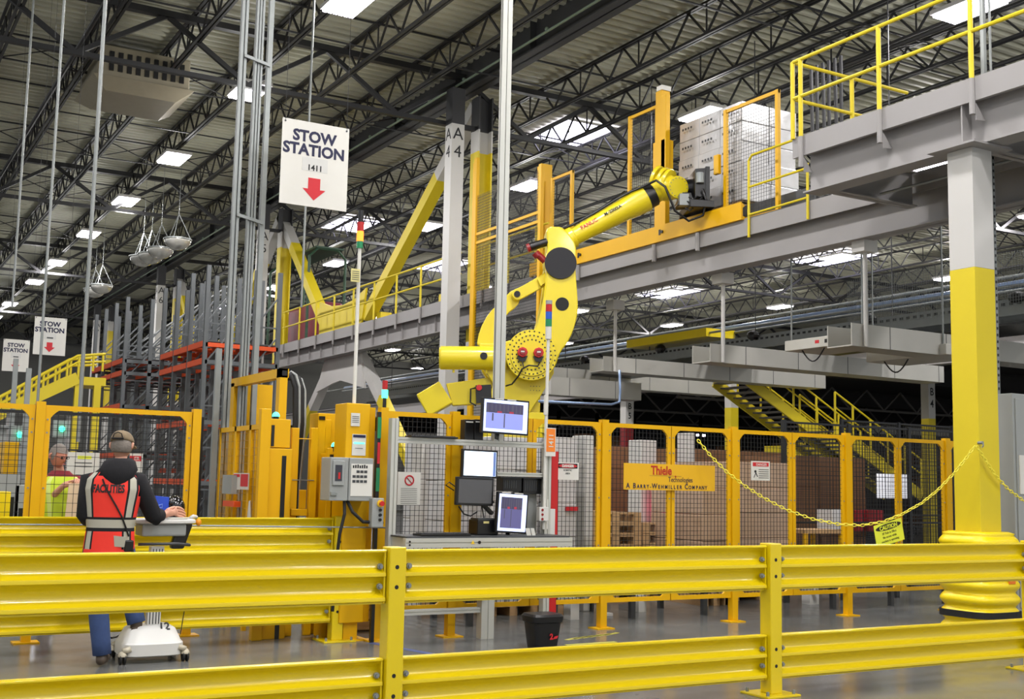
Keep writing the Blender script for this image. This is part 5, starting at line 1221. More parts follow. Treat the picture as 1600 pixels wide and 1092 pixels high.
b = MB(); b.tube([torso(math.pi/2+a, t, hipc, shc, r1, f1, .022) for a, t in ((.2, .92), (.12, .85), (.0, .74), (-.2, .6), (-.45, .48), (-.7, .36), (-.9, .25))], .007, n=6); b.build('lanyard', BLK, ve)
b = MB(); q = torso(math.pi/2-.85, .14, hipc, shc, r1, f1, .03); b.cbox(q, .07, .03, .09); b.build('belt_pouch', BLK, ve, bevel=.01)
b = MB(); q = torso(math.pi/2-.45, .2, hipc, shc, r1, f1, .022); b.prism([(-.04, -.045), (.035, -.05), (.045, .03), (-.05, .04)], q, r1, V((0, 0, 1)), -f1, 0, .006); b.build('side_tape', REFL, ve)
# trousers and boots
b = MB()
b.loft([(hip+V((0, 0, -.12)), r1*.15, f1*.11), (hip+V((0, 0, -.02)), r1*.175, f1*.12), (hip+V((0, 0, .1)), r1*.165, f1*.11)])
for h_, k_, a_ in ((hipL, kneeL, footL+V((0, 0, .04))), (hipR, kneeR, ankR+V((0, 0, .01)))):
    b.tube([h_, h_.lerp(k_, .3), h_.lerp(k_, .7), k_, k_.lerp(a_, .35), k_.lerp(a_, .7), a_, a_+(a_-k_).normalized()*.005], [.1, .098, .085, .076, .078, .074, .072, .05], n=16)
b.build('jeans', JEAN, pr1, smooth=True)
for a_, dz in ((footL, 0), (ankR-V((0, 0, .05)), 0)):
    b = MB(); q = V(a_); q.z = max(q.z-.0, .045)
    z_ = q.z-.042 if a_ is footL else q.z-.05
    b.loft([(q-f1*.06+V((0, 0, z_-q.z+.04)), r1*.035, V((0, 0, .035))), (q-f1*.02+V((0, 0, z_-q.z+.05)), r1*.042, V((0, 0, .05))), (q+f1*.08+V((0, 0, z_-q.z+.042)), r1*.045, V((0, 0, .042))), (q+f1*.17+V((0, 0, z_-q.z+.035)), r1*.04, V((0, 0, .03))), (q+f1*.2+V((0, 0, z_-q.z+.03)), r1*.02, V((0, 0, .015)))])
    b.tube([q+V((0, 0, z_-q.z+.05)), q+V((0, 0, z_-q.z+.14))], [.045, .05], n=14); b.build('boot', BOOT, pr1, smooth=True)

# second person behind the rear fence
P2Y = 12.9
pr2 = thing('person', 'grey-haired person in lime vest and glasses behind the left fence', 'person', (2.1, P2Y, 0))
f2 = V((.25, -.97, 0)).normalized(); r2 = V((.97, .25, 0)).normalized()*1
hd2 = at(91, 713, Y=P2Y-.05); s2 = at(94, 752, Y=P2Y); h2 = at(92, 850, Y=P2Y+.02); n2 = at(92, 733, Y=P2Y)
sA, sB = s2-r2*.19, s2+r2*.19; eA, eB = at(72, 785, Y=P2Y-.02), at(128, 775, Y=P2Y-.1); wA, wB = at(100, 758, Y=P2Y-.26), at(122, 752, Y=P2Y-.3)
kA, kB = h2-r2*.1-V((0, 0, .42)), h2+r2*.1-V((0, 0, .42)); gA, gB = V((kA.x, kA.y, .05)), V((kB.x, kB.y, .05))
J = [(h2, .12), (h2.lerp(s2, .5), .14), (s2-V((0, 0, .05)), .1), (n2, .05), (hd2-V((0, 0, .05)), .055), (sA-V((0, 0, .03)), .05), (eA, .042), (wA, .03), (sB-V((0, 0, .03)), .05), (eB, .042), (wB, .03), (h2-r2*.09, .09), (kA, .06), (gA+V((0, 0, .05)), .045), (gA+f2*.15, .035), (h2+r2*.09, .09), (kB, .06), (gB+V((0, 0, .05)), .045), (gB+f2*.15, .035)]
E_ = [(0, 1), (1, 2), (2, 3), (3, 4), (2, 5), (5, 6), (6, 7), (2, 8), (8, 9), (9, 10), (0, 11), (11, 12), (12, 13), (13, 14), (0, 15), (15, 16), (16, 17), (17, 18)]
hand_chain(J, E_, 7, wA, (.8, -.5, .1), (0, -.3, .9), (.2, .6, -.5), 1, .5); hand_chain(J, E_, 10, wB, (-.2, -.9, .1), (-.8, 0, .4), (0, -.2, -.9), 1, .5)
skin_body('body', J, E_, SKIN, pr2)
b, f, r, u = head_mesh(hd2, (.5, -.8, -.22)); hb = b.build('head', mat('ruddy skin', (196, 128, 104), .55, 0, .08, 20), pr2, smooth=True)
b = MB(); vs = []; nu = 26
for i in range(10):
    t = -.35+(math.pi/2+.35)*i/9
    for j in range(nu):
        p = 2*math.pi*j/nu; fr = math.sin(p); rr_ = 1.0; z = math.sin(t)
        lim = .35 if fr > .3 else -1; zz = max(z, lim if fr > .3 else z); tt = math.asin(max(-1, min(1, zz)))
        vs.append(hd2+V((0, 0, .008))+(r*math.cos(p)*.086+f*fr*.106)*math.cos(tt)+u*.126*zz)
b.add(vs, [(i*nu+j, i*nu+(j+1) % nu, (i+1)*nu+(j+1) % nu, (i+1)*nu+j) for i in range(9) for j in range(nu)]); b.build('grey_hair', HAIR, hb, smooth=True)
b = MB()
for sd in (-1, 1):
    q = hd2+f*.104+u*.008+r*.032*sd; b.tube([q+r*.024*math.cos(k*.785)+u*.014*math.sin(k*.785) for k in range(8)], .0025, n=4, closed=True); b.tube([q+r*.024*sd, hd2+r*.082*sd+u*.01], .0025, n=4)
    b2 = MB(); b2.sph(hd2+f*.092+u*.006+r*.03*sd, .011); b2.build('eye', mat('dark eye', (40, 30, 28), .3), hb, smooth=True)
b.build('glasses', BLK, hb)
b = MB(); b.tube([hd2+f*.106-u*.058-r*.022, hd2+f*.113-u*.056, hd2+f*.106-u*.058+r*.022], .005); b.build('lips', mat('lip skin', (160, 84, 76), .5), hb, smooth=True)
sh2, hp2 = s2+V((0, 0, .05)), h2-V((0, 0, .06))
sw = MB(); tm = torso_mesh(hp2, sh2, r2, f2*-1, 0, 1.08, 0, lambda a, t: 0, 48, 24); sw.v, sw.f, sw.m = tm.v, tm.f, tm.m
for a_, e_ in ((sA, eA), (sB, eB)): sw.tube([s2.lerp(a_, .5), a_, a_.lerp(e_, .5), a_.lerp(e_, .97), e_], [.07, .078, .07, .062, .05], n=14)
sw.build('maroon_shirt', MAROON, pr2, smooth=True)
torso_mesh(hp2, sh2, r2, f2*-1, .02, 1.0, .014, lambda a, t: None if (t > .72 and abs(math.cos(a)) > .93) or (t > .8 and math.sin(a) < 0 and abs(math.cos(a)) < .25) else (1 if .3 < t < .42 or .6 < abs(math.cos(a)) < .8 else 0), 96, 48).build('lime_vest', [LIME, mat('pale lime tape', (206, 222, 120), .6)], pr2, smooth=True)
b = MB()
b.loft([(h2-V((0, 0, .12)), r2*.15, f2*.11), (h2, r2*.17, f2*.12), (h2+V((0, 0, .08)), r2*.16, f2*.11)])
for h_, k_, a_ in ((h2-r2*.09, kA, gA), (h2+r2*.09, kB, gB)): b.tube([h_, k_, a_+V((0, 0, .03))], [.098, .076, .07], n=14)
b.build('trousers', mat('maroon trousers', (84, 24, 34), .8), pr2, smooth=True)
for g_ in (gA, gB):
    b = MB(); b.loft([(V((g_.x, g_.y, .045))-f2*.06, r2*.035, V((0, 0, .03))), (V((g_.x, g_.y, .055)), r2*.045, V((0, 0, .05))), (V((g_.x, g_.y, .042))+f2*.12, r2*.045, V((0, 0, .036))), (V((g_.x, g_.y, .035))+f2*.2, r2*.02, V((0, 0, .015)))]); b.build('boot', BOOT, pr2, smooth=True)

# ------------------------------------------------------------------ mobile cart in front of the first person
CX, CY = 2.44, 10.02
ct = thing('mobile_cart', 'white wheeled computer cart with grey column in front of the vest worker', 'cart', (CX, CY, 0))
b = MB(); vs = []
def rr_ring(cx, cy, z, hx, hy, p=.5, k=28): return [(cx+math.copysign(abs(math.cos(a))**p, math.cos(a))*hx, cy+math.copysign(abs(math.sin(a))**p, math.sin(a))*hy, z) for a in [2*math.pi*i/k for i in range(k)]]
lv = [(.05, .23, .22), (.06, .25, .24), (.15, .25, .24), (.165, .235, .22), (.26, .19, .17), (.285, .15, .13)]
for z, hx, hy in lv: vs += rr_ring(CX-.02, CY+.02, z, hx, hy)
b.add(vs, [(i*28+j, i*28+(j+1) % 28, (i+1)*28+(j+1) % 28, (i+1)*28+j) for i in range(5) for j in range(28)]+[tuple(range(28)), tuple(range(140, 168))])
bs = b.build('base_shell', CARTW, ct, smooth=50)
MB().text('12', .09, (CX+.06, CY-.148, .255), a=(1, .0, 0), b=(0, .5, .86), off=.003).build('painted_number', BINK, bs)
for sx, sy in ((-1, -1), (1, -1), (-1, 1), (1, 1)):
    b = MB(); x, y = CX-.02+sx*.25, CY+.02+sy*.2
    for w_ in (-.016, .016): b.cyl((x+w_-.008, y, .042), (x+w_+.008, y, .042), .042, n=16)
    w = b.build('caster', BLKM, ct, smooth=40)
    MB().sph((x, y, .06), .035, .04, .045, z0=0).bar((x-sx*.06, y, .12), (x, y, .1), .05, .04).build('caster_fork', mat('beige plastic', (190, 182, 160), .4), w, smooth=True)
b = MB(); b.box(CX-.055, CX+.055, CY-.03, CY+.05, .28, .92); 
cl = b.build('column', CARTW, ct, bevel=.006)
b = MB()
for x in (-.035, -.01, .015, .038): b.box(CX+x-.004, CX+x+.004, CY-.032, CY-.0295, .29, .9)
b.build('column_slots', DGRY, cl)
zt = at(262, 812, Y=CY).z
vs = []; b = MB()
for z, g_ in ((zt-.03, -.02), (zt-.02, 0), (zt+.0, 0), (zt+.008, -.015)): vs += rr_ring(CX+.03, CY+.02, z, .27+g_, .2+g_, .6)
b.add(vs, [(i*28+j, i*28+(j+1) % 28, (i+1)*28+(j+1) % 28, (i+1)*28+j) for i in range(3) for j in range(28)]+[tuple(range(28)), tuple(range(84, 112))]); b.build('worktop', CARTW, ct, smooth=50)
MB().box(CX-.16, CX+.2, CY-.14, CY+.12, zt-.13, zt-.03).build('drawer', CABG, ct, bevel=.015)
MB().tube([(CX-.2, CY-.2, zt-.19), (CX+.1, CY-.24, zt-.185), (CX+.22, CY-.18, zt-.2), (CX+.24, CY, zt-.2)], .012).build('handle', DGRY, ct, smooth=True)
MB().tube([(CX+.26, CY+.05, zt), (CX+.3, CY+.03, zt+.03), (CX+.33, CY+.05, zt+.02)], .016).build('side_arm', CARTW, ct, smooth=True)
solo(MB().prism([(0, 0), (.1, 0), (.165, .2), (.14, .235), (.09, .24), (.05, .2), (-.01, .03)], at(269, 854, Y=CY-.1)-V((0, 0, .02)), (1, 0, 0), (0, 0, 1), (0, 1, 0), 0, .08).build('black_pouch', BLK, bevel=.015), 'black pouch hanging tilted on the right side of the cart', 'pouch')
solo(MB().prism([(0, 0), (.14, .0), (.19, .08), (.16, .13), (0, .1)], at(256, 955, Y=CY-.06), (1, 0, 0), (0, 0, 1), (0, 1, 0), 0, .12).build('battery_pack', BLK, bevel=.01), 'black battery pack low on the cart column', 'battery')
solo(MB().tube([at(288, 955, Y=CY), at(286, 965, Y=CY), at(283, 985, Y=CY), at(280, 995, Y=CY), (CX+.15, CY+.02, .2)], .004).build('cart_cable', BLK), 'thin black cable hanging down to the cart base', 'cable')
solo(MB().tube([at(170+18*math.cos(k*.52)+10, 988+8*math.sin(k*.52), Y=CY+.6)+V((0, .1*math.sin(k), 0)) for k in range(13)], .008).build('coiled_cable', BLK), 'loop of black cable behind the cart near the worker leg', 'cable')
# items on the worktop
a = at(243, 772, Y=CY-.02); c = at(262, 808, Y=CY-.02)
t = thing('blue_box', 'small bright blue box standing on the cart worktop', 'box', (a.x, CY, zt))
MB().prism([(0, 0), (.115, 0), (.115, .18), (.0, .19)], (a.x, CY-.02, zt+.008), (1, 0, 0), (0, 0, 1), (0, 1, 0), 0, .09).build('box', BLUEP, t, bevel=.003)
MB().tube([(a.x+.03, CY-.021, zt+.12), (a.x+.06, CY-.021, zt+.13), (a.x+.06, CY-.021, zt+.1), (a.x+.03, CY-.021, zt+.1)], .004).build('pale_mark', mat('pale blue', (120, 150, 220)), t)
t = thing('hard_hat', 'shiny black bag bundle on the cart beside the blue box', 'bag', (CX+.16, CY, zt))
t.name = 'black_bag'; LOC['black_bag'] = LOC['hard_hat']
b = MB(); b.sph((CX+.14, CY+.04, zt+.1), .085, .08, .1); b.sph((CX+.1, CY+.02, zt+.14), .05, .05, .05); b.build('bag', mat('glossy black film', (10, 10, 14), .12, 0, .1, 8, .4, coat=.6), t, smooth=True)
solo(MB().prism([(-.12, -.02), (.1, -.03), (.13, .03), (-.08, .05)], (CX+.1, CY-.12, zt+.012), (1, 0, 0), (0, 1, 0), (0, 0, 1), 0, .012).build('paper_stack', PAPER, bevel=.003), 'white papers lying on the cart worktop under the hand', 'papers')
solo(MB().sph((CX+.33, CY-.02, zt-.02), .025, .02, .03).build('orange_tag', mat('orange plastic', (240, 150, 30), .4), smooth=True), 'small orange plastic tag at the right end of the cart', 'tag')
# ------------------------------------------------------------------ left background: boards, fence, stairs, racks, stow signs
a, c = at(98, 752, Y=12.4), at(158, 812, Y=12.4)
solo(MB().prism([(0, 0), (c.x-a.x, 0), (c.x-a.x, a.z), (.07, a.z-.02)], (a.x, 12.45, 0), (1, 0, 0), (0, 0, 1), (0, 1, 0), 0, .02).build('plywood_board', PLY), 'pale plywood board leaning in front of the lime vest person', 'board')
def black_fence(label, x0, x1, Y, z1, posts, group='black mesh fences'):
    t = thing('mesh_fence', label, 'fence', (x0, Y, 0), group); b = MB()
    for z in (.1, 1.0, z1-.03): b.box(x0, x1, Y-.015, Y+.015, z, z+.03)
    b.build('rail', BLK, t); m = MB(); n = int((x1-x0)/.07)
    for i in range(n): x = x0+(x1-x0)*i/n; m.box(x-.003, x+.003, Y-.003, Y+.003, .1, z1)
    for i in range(int(z1/.07)): m.box(x0, x1, Y-.003, Y+.003, .1+.07*i, .106+.07*i)
    m.build('wire_mesh', WIRE, t)
    for i in range(posts+1): x = x0+(x1-x0)*i/posts; MB().box(x-.03, x+.03, Y-.03, Y+.03, 0, z1+.02).build('post', BLK, t)
black_fence('black mesh fence behind the two workers at left', 1.2, 3.9, 14.2, 2.2, 3)
a, c = at(106, 706, Y=14.15), at(154, 742, Y=14.15)
board('white_sign', 'white notice with yellow heading between the two workers', 'sign', a.x, c.x, 14.15, c.z, a.z, PAPER, [('yellow_header', mat('sign lemon yellow', (226, 232, 60)), lambda b: b.box(a.x+.11, c.x-.09, 14.147, 14.149, a.z-.075, a.z-.04)), ('text_lines', DGRY, lambda b: [b.box(a.x+.08, c.x-.08, 14.147, 14.149, a.z-.125-.04*k, a.z-.115-.04*k) for k in range(2)])])
a, c = at(203, 708, Y=14.15), at(222, 738, Y=14.15)
board('white_sign', 'white sign with red header just right of the capped head', 'sign', a.x, c.x, 14.15, c.z, a.z, PAPER, [('red_header', REDI, lambda b: b.box(a.x, c.x-.02, 14.147, 14.149, a.z-.09, a.z-.03)), ('header_lettering', PAPER, lambda b: b.text('ER', .055, (c.x-.07, 14.146, a.z-.08), off=.001))])
for k, (x0, y0, x1, y1, lab) in enumerate(((0, 740, 22, 790, 'small grey machine cabinet at the left picture edge'), (24, 758, 52, 800, 'grey machine frame cabinet behind the left fence'))):
    t, a, c = box_at('machine_cabinet', lab, 'cabinet', x0, y0, x1, y1+100, 14.0, .6, CABG)
    MB().box(a.x+.05, c.x-.05, 13.98, 14.0, c.z+.05, a.z-.25).build('dark_door', BLK, t)
t, a, c = box_at('yellow_bin', 'yellow steel bollard box at the far left edge behind the rail', 'bollard', -10, 768, 11, 860, 12.6, .3, PLSY)
t, a, c = box_at('machine_cabinet', 'amber machine body glimpsed through the left fence mesh', 'cabinet', 8, 690, 27, 745, 15, .5, FENY)
# support columns behind left
for x, y0, y1, Y, lab in ((22, 560, 800, 17, 'grey square post behind the left fence near the edge'), (42, 575, 800, 16, 'pale square post behind the left fence')):
    a, c = at(x, y0, Y=Y), at(x+6, y1, Y=Y); solo(MB().box(a.x, a.x+.06, Y, Y+.06, 0, a.z).build('square_post', GALV), lab, 'post')
# yellow staircase with landing, far left
SY = 30.0
t = thing('steel_staircase', 'yellow steel staircase rising to a landing at far left', 'staircase', (3.4, SY, 0))
pts = {k: at(x, y, Y=SY) for k, (x, y) in dict(a=(-30, 660), b=(122, 590), c=(-30, 645), d=(122, 577), lt=(122, 556), ll=(-30, 637), ml=(-30, 648), mt=(122, 566), l2=(165, 585)).items()}
for dy in (0, 1.1):
    o = V((0, dy, 0)); MB().bar(pts['a']+o, pts['b']+o, .06, .28).build('stringer', STRY, t)
    MB().tube([pts['ll']+o, pts['lt']+o, at(165, 553, Y=SY)+o], .035).tube([pts['ml']+o, pts['mt']+o, at(165, 565, Y=SY)+o], .03).build('handrail', STRY, t)
    b = MB()
    for k in range(9): q = pts['a'].lerp(pts['b'], k/8)+o; b.tube([q, V((q.x, q.y, pts['ll'].lerp(pts['lt'], k/8).z))], .03, n=6)
    b.build('balusters', STRY, t)
b = MB()
for k in range(22): q = pts['a'].lerp(pts['b'], k/21); b.box(q.x-.14, q.x+.14, SY, SY+1.1, q.z+.0, q.z+.04)
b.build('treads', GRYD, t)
lz = at(122, 588, Y=SY).z
MB().box(pts['b'].x, at(166, 590, Y=SY).x, SY, SY+1.3, lz-.2, lz).build('landing', STRY, t)
for x in (123, 153): q = at(x, 600, Y=SY); MB().box(q.x-.08, q.x+.08, SY, SY+.16, 0, lz-.2).build('landing_post', STRY, t)
b = MB(); 
for x in (130, 145, 160): q = at(x, 580, Y=SY); b.tube([q, V((q.x, q.y, at(x, 553, Y=SY).z))], .03, n=6)
b.build('landing_balusters', STRY, t)
# mezzanine shelf and conveyor under the stairs
for i, (x0, x1, yy, h, Y, m, lab) in enumerate(((0, 125, 640, 8, 24, GRYB, 'grey steel shelf beam seen above the left fence rail'), (0, 62, 664, 6, 18, CABG, 'pale conveyor rail behind the left fence'), (62, 165, 700, 5, 20, DGRY, 'dark conveyor rail beside the grey-haired person'))):
    a, c = at(x0, yy, Y=Y), at(x1, yy+h, Y=Y); t = thing('conveyor_rail', lab, 'conveyor', (a.x, Y, a.z)); MB().box(a.x, c.x, Y, Y+.7, c.z, a.z).build('beam', m, t)
    b = MB()
    for k in range(4): x = a.x+(c.x-a.x)*(k+.5)/4; b.box(x-.04, x+.04, Y+.1, Y+.18, 0, c.z)
    b.build('legs', m, t)
for x, y, Y, lab in ((31, 679, 16.9, 'small green lamp on the grey post at far left'), (97, 670, 17.5, 'small green lamp above the grey-haired person')):
    p = at(x, y, Y=Y); t = thing('indicator_lamp', lab, 'indicator lamp', p, 'green indicator lamps'); MB().cbox(p+V((0, .06, 0)), .22, .08, .24).box(p.x-.05, p.x+.05, p.y+.05, p.y+.12, 0, p.z).build('plate', CABG, t); MB().sph(p, .042).build('green_lens', GRNL, t, smooth=True)
# pallet racks
def rack(label, x0, y0, nx, ny, H, levels, bw=2.5, bd=1.1, gone=()):
    t = thing('pallet_rack', label, 'pallet rack', (x0, y0, 0), 'tall pallet racks')
    for i in range(nx+1):
        for j in range(ny+1):
            b = MB(); x, y = x0+i*bd, y0+j*bw; b.box(x-.05, x+.05, y-.05, y+.05, 0, H); b.build('upright', RACKG, t)
            if i < nx:
                d = MB(); n = int(H/1.0)
                for k in range(n): d.bar((x, y, k*1.0+.2), (x+bd, y, k*1.0+1.0), .035); d.bar((x, y, k*1.0+.2), (x+bd, y, k*1.0+.2), .035)
                d.build('frame_bracing', RACKG, t)
    for z in levels:
        for j in range(ny):
            for i in range(nx+1): MB().box(x0+i*bd-.06, x0+i*bd+.0, y0+j*bw+.05, y0+(j+1)*bw-.05, z, z+.14).build('shelf_beam', ORNG, t)
        b = MB()
        for j in range(ny+1):
            for i in range(nx): b.box(x0+i*bd, x0+(i+1)*bd, y0+j*bw-.05, y0+j*bw, z, z+.1)
        b.build('cross_beam', ORNG if z == levels[-1] and bd < .65 else RACKG, t)
        if z == levels[-1]:
            b = MB()
            for j in range(ny): b.box(x0, x0+bd*nx, y0+j*bw+.1, y0+(j+1)*bw-.1, z+.14, z+.17)
            b.build('wire_deck', RACKG, t)
    return t
rack('tall grey pallet rack with bright orange beams left of the galvanised posts', 7.7, 28.0, 3, 3, 6.6, [1.3, 2.75, 4.2, 4.62], 1.4, .6)
rack('farther grey pallet rack with orange beams above the capped head', 7.2, 34.5, 4, 3, 6.6, [2.0, 3.4, 4.35, 4.7], 1.5, .7)
rack('background grey pallet rack seen between the galvanised posts', 9.3, 34.0, 2, 3, 7.2, [1.6, 3.2, 4.7], 1.6, .8)
t = thing('cantilever_frame', 'grey diagonal conveyor frame climbing behind the tall racks', 'frame', (8.8, 44, 0))
p, q = at(210, 560, X=10.8), at(358, 470, X=10.8)
MB().bar(p, q, .08).bar(p+V((0, 0, .5)), q+V((0, 0, .5)), .05).bar(p-V((0, 0, .5)), q-V((0, 0, .5)), .05).build('rails', GALV, t)
b = MB()
for k in range(5): r_ = p.lerp(q, k/4); b.box(r_.x-.06, r_.x+.06, r_.y-.06, r_.y+.06, 0, r_.z)
b.build('legs', RACKG, t)
# galvanised strut posts and long rods holding signs
def strut(label, px0, py0, px1, py1, Y, w, ridges=0):
    a, c = at(px0, py0, Y=Y), at(px1, py1, Y=Y); x = (a.x+c.x)/2
    t = thing('strut_post', label, 'post', (x, Y, 0), 'galvanised posts up to the roof'); b = MB(); z1 = 11.3; z0 = 0
    if ridges:
        for k in range(ridges): b.box(x-w/2+w*k/ridges, x-w/2+w*(k+.7)/ridges, Y-.02, Y+.03, z0, z1)
        b.box(x-w/2, x+w/2, Y+.02, Y+.05, z0, z1)
    else: b.box(x-w/2, x+w/2, Y-.03, Y+.03, z0, z1)
    b.build('channel', GALV, t); return x, t
Yp = 12.6
xa, t1 = strut('leftmost of the three tall galvanised posts', 388, 0, 355, 560, Yp, .085, 2)
xb, t2 = strut('middle and widest of the three tall galvanised posts', 411, 0, 381, 560, Yp, .10, 3)
xc_, t3 = strut('rightmost of the three tall galvanised posts', 426, 0, 399, 540, Yp, .055, 0)
for y_ in (82, 330):
    z = at(405, y_+15, Y=Yp).z
    solo(MB().bar((xa, Yp-.04, z+.03), (xc_, Yp-.04, z-.03), .02, .035).build('strut_tie', GALV), f'small galvanised tie bar across the tall posts, {"upper" if y_ == 82 else "lower"} one', 'tie bar')
solo(MB().box(xa-.14, xa-.08, Yp, Yp+.05, 0, at(352, 545, Y=Yp).z).build('short_strut', GALV), 'short galvanised post left of the three tall ones', 'post')
def hang_sign(label, p00, p10, p01, Y, num, mats_scale=1.0):
    a = at(*p00, Y=Y); b_ = at(*p10, Y=Y); c = at(*p01, Y=Y); w, h = b_.x-a.x, a.z-c.z
    t = thing('stow_station_sign', label, 'sign', a, 'hanging STOW STATION signs'); x0, z1 = a.x, a.z; x1, z0 = x0+w, z1-h; m = (x0+x1)/2
    MB().box(x0, x1, Y, Y+.01, z0, z1).build('board', PAPER, t)
    MB().text('STOW', .22*w, (m-.02*w, Y-.002, z1-.235*h), off=.008*w, sx=1.0).text('STATION', .22*w, (m-.02*w, Y-.002, z1-.395*h), off=.008*w, sx=1.0).build('lettering', INK, t)
    MB().box(m-.19*w, m+.19*w, Y-.002, Y, z0+.42*h, z0+.58*h).build('number_pocket', mat('clear film on card', (206, 205, 200), .15), t)
    b = MB()
    if num: b.text(num, .115*w, (m, Y-.004, z0+.43*h), off=.002)
    else: b.box(m-.1*w, m+.1*w, Y-.004, Y-.002, z0+.44*h, z0+.475*h)
    b.build('number', BINK if num else DGRY, t)
    MB().prism([(-.09, .22), (.09, .22), (.09, .06), (.17, .06), (0, -.1), (-.17, .06), (-.09, .06)], (m, Y, z0+.16*h), (w, 0, 0), (0, 0, w), (0, 1, 0), -.003, 0).build('red_arrow', REDI, t)
    b = MB()
    for x in (x0+.04*w, x1-.04*w): b.tube([(x, Y-.01, z1-.03*w), (x, Y, z1+.02), (x+.0, Y, 11.65)], .0025, n=4)
    b.build('hanging_wire', BLKS, t); MB().cyl((x0+.04*w, Y-.004, z1-.04*w), (x0+.04*w, Y, z1-.04*w), .014*w, n=8).cyl((x1-.04*w, Y-.004, z1-.04*w), (x1-.04*w, Y, z1-.04*w), .014*w, n=8).build('eyelets', DGRY, t)
    return t, m, z0
t, m_, z0_ = hang_sign('large white STOW STATION sign numbered 1411 with red arrow', (442, 183), (546, 200), (436, 316), 12.0, '1411')
hang_sign('smaller white STOW STATION sign, right one of the far pair', (55, 494), (105, 499), (51, 553), 20.0, None)
hang_sign('smaller white STOW STATION sign cut near the left edge, lower one', (6, 529), (47, 532), (2, 579), 25.0, None)
for (xp, yp, xq, yq, Y, r, lab) in ((167, 112, 112, 690, 16.0, .026, 'long pale hanging rod right of the stow signs'), (91, 200, 50, 700, 18.0, .02, 'long pale hanging rod behind the right far stow sign'), (38, 250, 16, 480, 22.0, .02, 'thin pale hanging rod left of the far stow signs'), (478, 330, 470, 480, 20.0, .022, 'thin pale rod dropping below the large stow sign')):
    a = at(xp, yp, Y=Y); c = at(xq, yq, Y=Y); solo(MB().cyl((a.x*.5+c.x*.5, Y, max(c.z, 0)), (a.x*.5+c.x*.5, Y, 10.9), r, n=10).build('hanging_rod', GALV, smooth=40), lab, 'rod')

# ------------------------------------------------------------------ behind the machine fence
def load(label, x0p, x1p, yt, Y, dep, m, levels, cols, z0=.14, name='wrapped_pallet', pallet=True, group='pallet loads behind the machine fence'):
    a, c = at(x0p, yt, Y=Y), at(x1p, yt, Y=Y); x0, x1, z1 = a.x, c.x, (a.z+c.z)/2; t = thing(name, label, 'pallet load', (x0, Y, 0), group)
    if pallet:
        b = MB(); 
        for k in range(3): q = x0+(x1-x0-.1)*k/2; b.box(q, q+.1, Y, Y+dep, .0, .1)
        b.box(x0, x1, Y, Y+dep, .1, z0-.005); b.build('pallet', WOOD, t)
    r_ = random.Random(len(label))
    for l in range(levels):
        for i in range(cols):
            h = (z1-z0)/levels; w = (x1-x0)/cols; j = r_.uniform(-.012, .012)
            MB().box(x0+w*i+.003, x0+w*(i+1)-.003, Y+j, Y+dep, z0+h*l+.002, z0+h*(l+1)-.002).build('carton', m, t, bevel=.01)
    return t, x0, x1, z1
t, x0, x1, z1 = load('tall pale shrink wrapped pallet right behind the danger sign', 869, 902, 683, 11.5, 1.0, WRAP, 5, 1)
MB().box(x0+.13, x0+.3, 11.47, 11.485, 1.2, 1.25).build('red_tape_mark', REDI, t)
load('tall pale shrink wrapped pallet behind the top monitor and shelf', 770, 845, 683, 11.8, 1.0, WRAP, 5, 2)
load('pale wrapped pallet at left behind the touch screen', 690, 760, 690, 12.2, 1.0, WRAP, 4, 2)
load('brown wrapped carton pallet right of the company sign', 1098, 1142, 722, 11.9, 1.1, WRAPB, 5, 1)
load('brown wrapped carton pallet below the red-headed notice', 1146, 1232, 722, 12.3, 1.1, WRAPB, 5, 2)
load('tall brown carton stack behind the left half of the company sign', 955, 1000, 698, 14.2, 1.2, CARD, 6, 2)
load('brown carton row behind the company sign right end', 1062, 1140, 702, 15.5, 1.2, CARD, 5, 4)
load('brown cardboard stack left of the dark cage in the right bays', 1245, 1278, 712, 13.4, 1.2, CARD, 4, 1)
load('big brown cardboard stack in the right bays under the stair', 1282, 1352, 715, 13.8, 1.2, CARD, 3, 2)
load('brown cardboard row behind the red-headed notice', 1150, 1225, 706, 16.5, 1.2, CARD, 3, 3)
# loose pallets
def pallet_stack(label, x0p, x1p, yt, Y, n):
    a, c = at(x0p, yt, Y=Y), at(x1p, yt, Y=Y)
    for k in range(n):
        z = .145*k; t = thing('wooden_pallet', label.format(['lowest', 'second from the bottom', 'third from the bottom', 'fourth from the bottom', 'fifth from the bottom', 'sixth from the bottom', 'second from the top', 'topmost'][k if k < n-1 else 7]), 'pallet', (a.x, Y, z), 'stacked wooden pallets'); b = MB()
        for q in range(3): b.box(a.x+(c.x-a.x-.12)*q/2, a.x+(c.x-a.x-.12)*q/2+.12, Y, Y+1.0, z+.02, z+.115)
        b.build('blocks', WOOD, t); b = MB()
        for q in range(6): b.box(a.x, c.x, Y+.18*q, Y+.18*q+.1, z+.117, z+.14)
        b.box(a.x, c.x, Y, Y+.1, z+.0, z+.02).box(a.x, c.x, Y+.9, Y+1.0, z+.0, z+.02); b.build('boards', WOOD, t)
pallet_stack('wooden pallet in the stack below the company sign, {}', 921, 1002, 800, 12.6, 8)
pallet_stack('wooden pallet in the stack beside the pink panel, {}', 1005, 1095, 800, 12.9, 7)
t, a, c = box_at('pink_panel', 'pink glowing plastic panel above the pallet stack', 'panel', 1063, 766, 1092, 803, 12.85, .3, PINKG)
t2_ = MB().box(a.x-.22, a.x, 12.85, 13.1, c.z, c.z+.18).build('low_step', PINKG, t)
